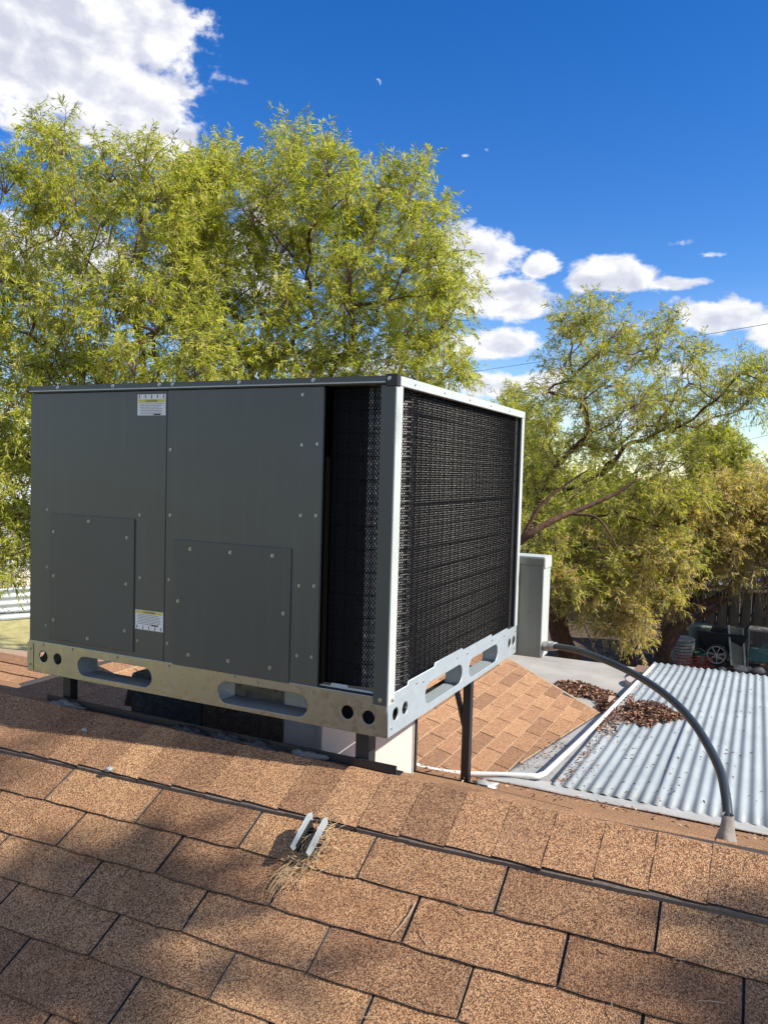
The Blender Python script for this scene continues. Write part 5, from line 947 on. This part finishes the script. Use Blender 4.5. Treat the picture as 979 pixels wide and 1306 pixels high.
    ax = unit((S2-S0))[:, None]; rdir = rg.normal(size=(n, nlf, 3)); rdir -= (rdir*ax).sum(-1, keepdims=True)*ax; rdir /= np.linalg.norm(rdir, axis=-1, keepdims=True)
    D = ax*.75+rdir*.75+np.array([0, 0, -droop*.7]); D /= np.linalg.norm(D, axis=-1, keepdims=True)
    Nn = rg.normal(size=(n, nlf, 3))*.7+np.array([.75, -.25, .55]); Nn -= (Nn*D).sum(-1, keepdims=True)*D; Nn /= np.linalg.norm(Nn, axis=-1, keepdims=True)+1e-9
    P = P.reshape(-1, 3); D = D.reshape(-1, 3); Nn = Nn.reshape(-1, 3); N = len(P)
    ttone = np.repeat(rg.normal(.48, .16, n), nlf)+rg.normal(0, .14, N); dr = rg.random(N) < dry; ttone[dr] = rg.uniform(.9, 1.0, dr.sum())
    me = leaf_mesh('crown', P, D, Nn, rg.uniform(.65, 1.2, N)*L, rg.uniform(.75, 1.2, N)*Wd, np.clip(ttone, 0, 1), .12)
    o = link('crown', me, leafmat, t); 
    print(name, 'clumps', len(cl), 'leaves', N)
    return t
TGRP = None
tree('willow_leaved_tree', 'tall yellow-green narrow-leaved tree at the far left with bare tan twigs', CL['A'], (-8.6, 6.9, -3.2), (-8.0, 6.9, -.2), LEAF_Y, 1, .15, 9, 9, 13, L=.088, Wd=.0068, dry=.05,
     extra=[([(-8.0, 6.9, -.2), (-7.9, 6.5, .9), (-7.5, 6.6, 2.0), (-7.0, 6.9, 2.5)], .10, .05), ([(-8.3, 6.9, -1.2), (-8.9, 6.2, -.2), (-9.3, 5.6, .6), (-9.8, 5.4, 1.2)], .06, .025)])
tree('willow_leaved_tree', 'broad bright yellow-green tree rising highest behind the air conditioning unit', CL['B'], (-5.9, 9.5, -3.2), (-5.8, 9.2, 0.2), LEAF_Y, 2, .16, 10, 9, 14, L=.092, Wd=.0072, dry=.03)
tree('leaning_tree', 'open-crowned tree with reddish leaning limb right of the unit', CL['R'], (-2.2, 13.4, -3.2), (-3.0, 12.6, -.7), LEAF_G, 3, .16, 8, 8, 12, L=.100, Wd=.0074, dry=.10,
     extra=[([(-3.3, 11.0, -1.0), (-2.66, 10.36, -.385), (-2.19, 10.53, -.033), (-1.75, 10.8, .187), (-1.32, 11.0, .42), (-1.0, 11.1, .66)], .075, .014),
            ([(-2.66, 10.36, -.385), (-2.37, 10.45, .187), (-2.02, 10.62, .54), (-1.67, 10.7, .80)], .035, .01), ([(-1.9, 10.6, .08), (-1.55, 10.62, .05), (-1.3, 10.5, -.2), (-1.1, 10.4, -.55)], .025, .007),
            ([(-3.0, 12.6, -.7), (-3.2, 11.8, -1.1), (-3.3, 11.0, -1.0)], .12, .075)])
tree('bushy_tree', 'low bushy olive-brown tree leaning over the yard at the right edge', CL['S'], (-1.0, 15.4, -3.2), (-.35, 15.1, -1.3), LEAF_B, 4, .15, 9, 9, 12, L=.095, Wd=.0072, dry=.36, twig_r=.0065,
     extra=[([(-1.05, 15.2, -3.2), (-.85, 15.2, -2.5), (-.45, 15.0, -1.9), (.05, 14.9, -1.6), (.5, 14.9, -1.1)], .12, .06), ([(-1.6, 14.96, -3.2), (-1.62, 14.9, -2.5), (-1.5, 14.7, -1.8), (-1.6, 14.4, -1.0), (-1.4, 14.2, 0.2)], .16, .08), ([(-.95, 15.3, -3.0), (-.6, 15.4, -2.3), (.0, 15.6, -1.9), (.3, 15.7, -1.3)], .08, .05)])
tree('slender_tree', 'slim pale green tree between the unit and the leaning tree', CL['P'], (-5.4, 16.4, -3.2), (-5.4, 16.4, -.6), LEAF_G, 5, .08, 8, 8, 12, L=.12, Wd=.009)
tree('distant_tree', 'small dense bright green tree far off at the right below the wires', CL['D'], (-1.4, 19.6, -3.2), (-1.4, 19.6, -.8), LEAF_G, 6, .10, 11, 11, 14, L=.12, Wd=.010)
tree('added_shade_tree', 'unseen leafy tree added past the right edge of the picture to shade the yard', CL['E'], (4.6, 16.8, -3.2), (4.6, 16.8, -1.4), LEAF_G, 8, .16, 8, 8, 9, L=.15, Wd=.014)  # unseen tree, added so its shadow darkens the yard
tree('side_yard_tree', 'tall side yard tree beyond the right end of the roof shading the near shingles', CL['H'], (7.4, -1.6, -3.2), (6.6, -1.2, 2.6), LEAF_Y, 7, .16, 9, 9, 13, L=.12, Wd=.011)

def far_trees():
    rg = np.random.default_rng(55); P = []
    for i in range(120):
        az = rg.uniform(-1.9, 1.3); d = rg.uniform(48, 80); h = rg.uniform(2.2, 4.6); w = rg.uniform(2.5, 5); n = 650
        a = rg.random(n)*2*np.pi; ph = np.arccos(rg.uniform(-.3, 1, n)); rr = rg.uniform(.7, 1.05, n)*(1+.2*np.sin(a*3+i)*np.sin(ph*4+i))
        P.append(np.column_stack([d*math.sin(az)+w*rr*np.sin(ph)*np.cos(a), d*math.cos(az)+w*rr*np.sin(ph)*np.sin(a), -3.2+h*.3+h*.8*rr*np.cos(ph)]))
    P = np.vstack(P); n = len(P); d = unit(rg.normal(size=(n, 3))); no = unit(rg.normal(size=(n, 3))+np.array([.8, 0, .6]))
    tag(link('distant_treeline', leaf_mesh('distant_treeline', P, d, no, rg.uniform(.5, 1.0, n), rg.uniform(.12, .25, n), rg.uniform(.1, .7, n), .1), LEAF_G), 'low far-off belt of olive trees along the horizon', 'treeline', kind='stuff')
far_trees()

# ================================================================== THE YARD
def fence():
    t = thing('wooden_fence', 'dark weathered board fence along the back of the yard', 'fence', (-2, 20.3, -3.2)); r = random.Random(2)
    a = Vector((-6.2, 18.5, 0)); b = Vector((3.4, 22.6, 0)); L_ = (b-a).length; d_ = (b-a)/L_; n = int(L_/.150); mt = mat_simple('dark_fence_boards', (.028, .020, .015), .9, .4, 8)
    base = []
    for k in range(4):
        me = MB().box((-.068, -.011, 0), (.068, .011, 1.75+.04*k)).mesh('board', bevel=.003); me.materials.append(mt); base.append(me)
    ang = math.atan2(d_.y, d_.x)
    for i in range(n):
        p = a+d_*(i+.5)*.150; T_ = Matrix.Translation((p.x, p.y, -3.2+r.uniform(-.02, .03))) @ Matrix.Rotation(ang, 4, 'Z') @ Matrix.Rotation(r.uniform(-.02, .02), 4, 'Y')
        link('board', base[r.randrange(4)], None, t, M4=T_)
    nrm = Vector((-d_.y, d_.x, 0))*.035
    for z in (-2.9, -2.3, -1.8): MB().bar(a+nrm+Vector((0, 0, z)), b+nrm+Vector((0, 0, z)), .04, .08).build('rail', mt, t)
fence()
mgrey = mat_simple('grey_concrete_paver', (.30, .27, .24), .92, .2, 14)
ordn = ['bottom', 'second lowest', 'third lowest', 'fourth lowest', 'fourth from top', 'third from top', 'second from top', 'top']
rp = random.Random(6)
for k in range(8):
    o = slab('paver', (-.74+rp.uniform(-.03, .03), 16.05+rp.uniform(-.03, .03), -3.2+.066*k), .31, .31, .052, rp.uniform(-.2, .2), mgrey, 30, None)
    tag(o, ordn[k]+' slab in the stack of grey concrete pavers in the yard', 'paver', 'stacked concrete pavers')
# bin
tb = thing('trash_can', 'pale grey-green ribbed trash can standing behind the paver stack', 'trash can', (-.40, 17.0, -3.2))
mb_ = mat_simple('pale_green_grey_plastic', (.20, .24, .21), .6, .25, 8)
v = []; n = 24
for z, r_ in ((-3.2, .19), (-2.62, .235), (-2.60, .25), (-2.56, .25)):
    for k in range(n): a = 2*math.pi*k/n; rr_ = r_*(1+.03*math.cos(a*12)); v.append((-.40+rr_*math.cos(a), 17.0+rr_*math.sin(a), z))
MB().add(v, [(i*n+k, i*n+(k+1) % n, (i+1)*n+(k+1) % n, (i+1)*n+k) for i in range(3) for k in range(n)]+[tuple(range(n))[::-1]]).build('body', mb_, tb, True)
MB().tube([(-.40, 17.0, -2.555), (-.40, 17.0, -2.53), (-.40, 17.0, -2.515)], [.262, .255, .15], 20).build('lid', mb_, tb)
# wheeled black cart
ca = thing('yard_cart', 'black wheeled yard cart with a pale seven-spoke wheel parked by the fence', 'cart', (.05, 16.4, -3.2))
mk = mat_simple('black_plastic_tub', (.022, .023, .025), .5, .3, 8); mw = mat_simple('pale_grey_wheel', (.52, .49, .44), .7, .2, 9)
tub = MB(); lo = [(-.34, 16.25), (.34, 16.25), (.34, 16.85), (-.34, 16.85)]; hi = [(-.48, 16.18), (.50, 16.18), (.50, 16.95), (-.48, 16.95)]
tub.add([(x+.08, y, -2.95) for x, y in lo]+[(x+.08, y, -2.52) for x, y in hi]+[(x*.9+.08, 16.56+(y-16.56)*.9, -2.53) for x, y in hi]+[(x*.9+.08, 16.56+(y-16.56)*.9, -2.9) for x, y in lo], [(3,2,1,0)]+[(i, (i+1) % 4, 4+(i+1) % 4, 4+i) for i in range(4)]+[(4+i, 4+(i+1) % 4, 8+(i+1) % 4, 8+i) for i in range(4)]+[(8+i, 8+(i+1) % 4, 12+(i+1) % 4, 12+i) for i in range(4)]+[(12, 13, 14, 15)])
tub.build('tub', mk, ca, bevel=.02)
wc = Vector((0.0, 16.10, -2.98)); wh = MB()
ring = lambda r_, n=28: [wc+Vector((r_*math.cos(2*math.pi*k/n), 0, r_*math.sin(2*math.pi*k/n))) for k in range(n+1)]
tyre = MB().tube(ring(.205), .022, 8, cap=False).build('tyre', mk, ca, True); 
wh.tube(ring(.178), .014, 8, cap=False); wh.tube([wc-Vector((0, .04, 0)), wc+Vector((0, .05, 0))], .035, 12)
for k in range(7): a = 2*math.pi*k/7+.3; wh.bar(wc, wc+Vector((.175*math.cos(a), 0, .175*math.sin(a))), .02, .018)
wh.build('wheel', mw, ca)
MB().bar((.0, 16.12, -2.98), (.0, 16.8, -2.98), .03, .03).build('axle', mk, ca); MB().tube([(.45, 16.4, -2.6), (.62, 16.4, -2.3), (.66, 16.4, -2.05)], .014, 6).tube([(.45, 16.75, -2.6), (.62, 16.75, -2.3), (.66, 16.75, -2.05)], .014, 6).tube([(.66, 16.4, -2.05), (.66, 16.75, -2.05)], .014, 6).build('handle', mk, ca)
# leaning framed plank panel
lp = thing('leaning_board', 'weathered framed wooden panel leaning upright beside the yard cart', 'door', (.38, 16.2, -3.2))
def quadslab(P, n_, th): P = [Vector(p) for p in P]; n_ = Vector(n_)*th; return MB().add(P+[p+n_ for p in P], [(0,1,2,3),(7,6,5,4),(0,4,5,1),(1,5,6,2),(2,6,7,3),(3,7,4,0)])
quadslab([(.30, 16.05, -3.15), (.56, 16.1, -3.2), (.47, 16.35, -2.42), (.20, 16.3, -2.38)], (0, 1, 0), .03).build('sheet', mat_simple('grey_olive_board', (.20, .19, .14), .9, .3, 10), lp)
for a, b in (((.30, 16.03, -3.15), (.20, 16.28, -2.36)), ((.56, 16.08, -3.2), (.47, 16.33, -2.40))): MB().bar(a, b, .035, .03).build('stile', mat_simple('pale_trim_board', (.42, .42, .37), .8), lp)
# teal frame cart
tf_ = thing('wheelbarrow_frame', 'teal metal tray on a thin square frame at the yard\'s right side', 'cart', (.80, 16.4, -3.2)); mteal = mat_simple('faded_teal_paint', (.08, .17, .16), .6, .2, 10)
MB().box((.60, 16.2, -3.05), (1.0, 16.7, -2.85)).build('tray', mteal, tf_, bevel=.01)
MB().bar((.60, 16.16, -2.95), (.98, 16.16, -2.62), .03, .03).build('brace', mteal, tf_)
for xx in (.60, 1.0):
    for yy in (16.2, 16.7): MB().tube([(xx, yy, -3.2), (xx, yy, -2.40)], .013, 6).build('leg', mteal if xx > .8 else mgrey, tf_)
MB().box((.585, 16.18, -2.42), (1.015, 16.72, -2.39)).build('shelf', mgrey, tf_)
# red wire crate
rw_ = MB(); red = mat_simple('red_coated_wire', (.38, .05, .035), .5, .2, 9)
for z in (-3.19, -3.05, -2.92):
    P4 = [(-.62, 15.0, z), (-.02, 15.2, z), (-.10, 15.5, z), (-.70, 15.3, z)]
    for i in range(4): rw_.tube([P4[i], P4[(i+1) % 4]], .007, 5)
for i in range(13): t_ = i/12; rw_.tube([(-.62+.6*t_, 15.0+.2*t_, -3.19), (-.62+.6*t_, 15.0+.2*t_, -2.92)], .0045, 5); rw_.tube([(-.70+.6*t_, 15.3+.2*t_, -3.19), (-.70+.6*t_, 15.3+.2*t_, -2.92)], .0045, 5)
tag(rw_.build('wire_crate', red), 'low red wire crate lying in front of the paver stack', 'crate')
# green bucket, rubble
gb = thing('bucket', 'small dark green bucket between the pavers and the cart wheel', 'bucket', (-.32, 16.0, -3.2)); mgb = mat_simple('dark_green_plastic', (.02, .10, .05), .5)
v = [(-.32+r_*math.cos(2*math.pi*k/16), 16.0+r_*math.sin(2*math.pi*k/16), z) for z, r_ in ((-3.2, .10), (-2.95, .135), (-2.95, .125), (-3.16, .095)) for k in range(16)]
MB().add(v, [(i*16+k, i*16+(k+1) % 16, (i+1)*16+(k+1) % 16, (i+1)*16+k) for i in range(3) for k in range(16)]+[tuple(range(48, 64))]).build('pail', mgb, gb, True)
MB().tube([(-.45, 16.0, -2.96), (-.40, 15.93, -2.88), (-.32, 15.9, -2.85), (-.24, 15.93, -2.88), (-.19, 16.0, -2.96)], .005, 5).build('handle', mgrey, gb)
mr = mat_simple('pale_rubble', (.46, .40, .35), .9, .3, 12)
labs = ['pale broken rock at the foot of the leaning panel', 'small rounded rock left of the rubble by the teal tray', 'brownish rock lying under the teal tray', 'flat pale rock in front of the cart wheel', 'grey rock just left of the paver stack']
for i, (x, y, s_) in enumerate([(.48, 15.7, .14), (.62, 15.9, .09), (.82, 15.8, .12), (.15, 15.6, .08), (-1.12, 15.9, .12)]):
    tag(blob('rock', (x, y, -3.2+s_*.5), (s_, s_*.8, s_*.65), mr, 60+i, 2, None, .15), labs[i], 'rock')
# survey flag
fl = thing('marker_flag', 'tiny pink marker flag in the dark yard right of the electrical box', 'flag', (-2.86, 14.1, -3.2))
MB().tube([(-2.86, 14.1, -3.2), (-2.86, 14.1, -2.76)], .006, 5).build('stake', mgrey, fl); MB().add([(-2.86, 14.1, -2.76), (-2.73, 14.12, -2.77), (-2.74, 14.09, -2.90), (-2.86, 14.1, -2.89)], [(0, 1, 2, 3), (3, 2, 1, 0)]).build('pennant', mat_simple('pink_film', (.75, .14, .16), .5), fl)
tag(MB().tube(smooth_path([(-2.35, 12.2, -1.2), (-2.1, 12.3, -1.75), (-1.85, 12.4, -2.3), (-1.66, 12.5, -2.75)], 4), .012, 6).build('bare_branch', MTWIG, None, True), 'thin pale bare branch slanting down below the leaning tree', 'branch')
# tangle of bare pale twigs hanging over the shed
def tangle():
    r = random.Random(12); m_ = MB()
    for i in range(150):
        x = r.uniform(-.9, 1.2); y = 14.9+r.uniform(-.5, .9)+.25*x; z = -1.05+r.uniform(-.35, .25); l = r.uniform(.25, .8); dx = r.uniform(-.45, .45); dy = r.uniform(-.25, .25)
        m_.tube(smooth_path([(x, y, z), (x+dx*.5, y+dy*.5, z+r.uniform(.02, .14)), (x+dx, y+dy, z-l*.35), (x+dx*1.15+r.uniform(-.1, .1), y+dy, z-l)], 3), [.011*(1-k/10)+.003 for k in range(10)], 4, cap=False)
    tag(m_.build('bare_twigs', MTWIG, None), 'tangle of bare pale drooping twigs in front of the lean-to roof', 'twigs', kind='stuff')
tangle()
# lean-to shed with patched roof
sh_ = thing('lean_to_shed', 'shabby lean-to with a patchy grey tarp roof half hidden by twigs', 'shed', (.1, 17.4, -3.2)); mtarp = mat_simple('weathered_grey_tarp', (.17, .165, .17), .9, .7, 9)
w = wavy_sheet([(-.80, 16.4, -1.62), (1.2, 17.2, -1.60), (.95, 18.1, -1.18), (-1.1, 17.5, -1.15)], 24, 10, .035, 9, .01); w.build('tarp', mtarp, sh_, True)
for p in ((-.78, 16.45), (1.15, 17.2), (-1.05, 17.5), (.95, 18.05)): MB().box((p[0]-.035, p[1]-.035, -3.2), (p[0]+.035, p[1]+.035, -1.66 if p[1] < 17.3 else -1.25)).build('post', MWOOD, sh_)
MB().bar((-.8, 16.43, -1.68), (1.18, 17.2, -1.68), .05, .07).build('beam', MWOOD, sh_)
for i in range(9): t_ = i/8; MB().box((-1.0+2*t_-.09, 17.55+.6*t_, -3.2), (-1.0+2*t_+.09, 17.58+.6*t_, -1.4)).build('back_board', MWOOD, sh_)
# wires: tall poles stand outside the picture
def wire(a, b, sag, r_, label, grp):
    a, b = Vector(a), Vector(b); P = [a.lerp(b, i/24)-Vector((0, 0, sag*4*(i/24)*(1-i/24))) for i in range(25)]
    tag(MB().tube(P, r_, 5).build('power_line', MBLACK), label, 'power line', grp)
def ext(a, b, k0, k1): a, b = Vector(a), Vector(b); return a+(a-b)*k0, b+(b-a)*k1
W1 = ext((-18.0, 49.4, 8.0), (.46, 36.8, 8.0), .9, .9); W2 = ext((-4.78, 74.6, 6.5), (.53, 61.8, 6.5), 1.2, 2.2); W3 = ext((-5.1, 85.6, 5.5), (.58, 67.6, 5.5), 1.0, 1.8); W4 = ext((-7.2, 110., 4.6), (.62, 69.1, 4.6), .3, .9)
wire(W1[0], W1[1], .5, .012, 'uppermost thin black power line crossing the clouds', 'overhead wires'); wire(W2[0], W2[1], .1, .018, 'power line just above the small distant tree at right', 'overhead wires')
wire(W3[0], W3[1], .1, .018, 'middle one of three low power lines at the right edge', 'overhead wires'); wire(W4[0], W4[1], .1, .02, 'lowest power line at the right edge, near the treetop', 'overhead wires')
for nm, w in (('left pole of the upper line beyond the trees', W1[0]), ('right pole of the upper line beyond the yard', W1[1]), ('right pole of the lower lines beyond the yard', W2[1])):
    t = thing('utility_pole', 'brown wooden utility pole, '+nm, 'utility pole', (w.x, w.y, -3.2))
    MB().tube([(w.x, w.y, -3.2), (w.x, w.y, w.z+.4)], [.15, .11], 10).build('pole', MWOOD, t); MB().box((w.x-.9, w.y-.06, w.z-.16), (w.x+.9, w.y+.06, w.z-.03)).build('cross_arm', MWOOD, t)
tag(MB().tube([Vector((-10.5, -.45, -.9)).lerp(Vector((-6.9, 9.0, -1.55)), i/10)-Vector((0, 0, .25*(i/10)*(1-i/10))) for i in range(11)], .009, 6).build('service_cable', MBLACK), 'black service cable running above the dry lawn at the left edge', 'cable')
# left background: lawn edge wall of ribbed white metal, rocks, neighbour's house
wf = thing('corrugated_fence', 'low white ribbed metal fence beyond the dry lawn at far left', 'fence', (-15.6, 11.6, -3.2)); mwf = mat_simple('white_ribbed_metal', (.34, .38, .42), .45, .1, 6, .2)
a = Vector((-17.9, 6.9, 0)); b = Vector((-13.6, 15.6, 0)); nrm = Vector((.897, -.443, 0))
for k in range(4):
    p, q_ = a.lerp(b, k/4+.002), a.lerp(b, (k+1)/4-.002); v = []; nz = 33
    for j in range(nz): z = -3.2+.78*j/(nz-1); o_ = nrm*.018*math.sin(j/(nz-1)*2*math.pi*4.5); v += [p+o_+Vector((0, 0, z)), q_+o_+Vector((0, 0, z))]
    nn = len(v); v += [x_-nrm*.004 for x_ in v[:nn]]
    MB().add(v, [(2*j, 2*j+1, 2*j+3, 2*j+2) for j in range(nz-1)]+[(nn+2*j+2, nn+2*j+3, nn+2*j+1, nn+2*j) for j in range(nz-1)]).build('ribbed_panel', mwf, wf, True)
    MB().tube([p+Vector((0, 0, -3.2)), p+Vector((0, 0, -2.38))], .03, 8).build('post', mwf, wf)
labs = ['large cream boulder behind the white ribbed fence', 'smaller pale boulder left of the cream boulder behind the fence']
for i, (x, y, s_) in enumerate([(-16.9, 12.9, .42), (-17.6, 12.4, .3)]):
    tag(blob('boulder', (x, y, -3.2+s_*1.1), (s_*1.2, s_*1.2, s_*1.1), mat_simple('cream_rock', (.58, .50, .38), .9, .2, 5), 80+i, 3, None, .12), labs[i], 'boulder')
nh = thing('neighbour_house', 'pale neighbouring house glimpsed through foliage at the left edge', 'house', (-24, 16.5, -3.2)); mnh = mat_simple('pale_grey_stucco', (.50, .50, .48), .9, .1, 2)
Th = Matrix.Rotation(R(63), 4, 'Z'); Th.translation = Vector((-22.8, 15.2, 0))
def hb(nm, a, b, mt): link(nm, MB().box(a, b).mesh(nm, bevel=.01), mt, nh, M4=Th)
hb('wall', (-6, 0, -3.2), (6, 6, -.75), mnh)
link('roof', MB().add([(-6.5, -.5, -.76), (6.5, -.5, -.76), (6.5, 3, .25), (-6.5, 3, .25), (-6.5, 6.5, -.76), (6.5, 6.5, -.76)], [(0, 1, 2, 3), (3, 2, 5, 4), (0, 4, 5, 1), (0, 3, 4), (1, 5, 2)]).mesh('roof'), mat_simple('white_metal_roof', (.70, .72, .74), .5, .1, 1), nh, M4=Th)
for xx in (-3.2, -.6, 2.2):
    w_ = link('window', MB().box((xx, -.05, -2.3), (xx+1.2, -.002, -1.2)).mesh('window'), MTRIM, nh, M4=Th)
    link('pane', MB().box((xx+.07, -.06, -2.23), (xx+1.13, -.051, -1.27)).mesh('pane'), NT('dark_glass', (.03, .04, .05), .1).m if xx < -3 else bpy.data.materials['dark_glass'], w_, M4=Th)
# ------------------------------------------------ the daytime moon: the lit lune only, far away
def moon():
    dirv = Vector((-.411, .803, .433)).normalized(); D = 6000.0; r_ = D*math.tan(R(.21)); c = dirv*D
    x = dirv.cross(Vector((0, 0, 1))).normalized(); y = x.cross(dirv); rot = R(38)
    ux = x*math.cos(rot)+y*math.sin(rot); uy = -x*math.sin(rot)+y*math.cos(rot); v = []; n = 16
    for k in range(n+1): a = -math.pi/2+math.pi*k/n; v.append(c+ux*r_*math.cos(a)+uy*r_*math.sin(a)); v.append(c+ux*r_*math.cos(a)*.25+uy*r_*math.sin(a)-dirv*r_*.3)
    m_ = NT('moonlit_rock', (.5, .55, .62), 1.0); tr = m_.n('BsdfTransparent'); mx = m_.n('MixShader'); mx.inputs[0].default_value = .42
    m_.t.links.new(m_.b.outputs[0], mx.inputs[2]); m_.t.links.new(tr.outputs[0], mx.inputs[1]); m_.t.links.new(mx.outputs[0], m_.N['Material Output'].inputs['Surface'])
    nz = m_.noise(.05, 3); m_.col(m_.ramp(nz, [(.4, (.5, .55, .62)), (.6, (.75, .8, .88))]))
    tag(MB().add(v, [(2*k, 2*k+2, 2*k+3, 2*k+1) for k in range(n)]).build('moon', m_.m), 'pale crescent moon in the deep blue sky above the tallest tree', 'moon')
moon()
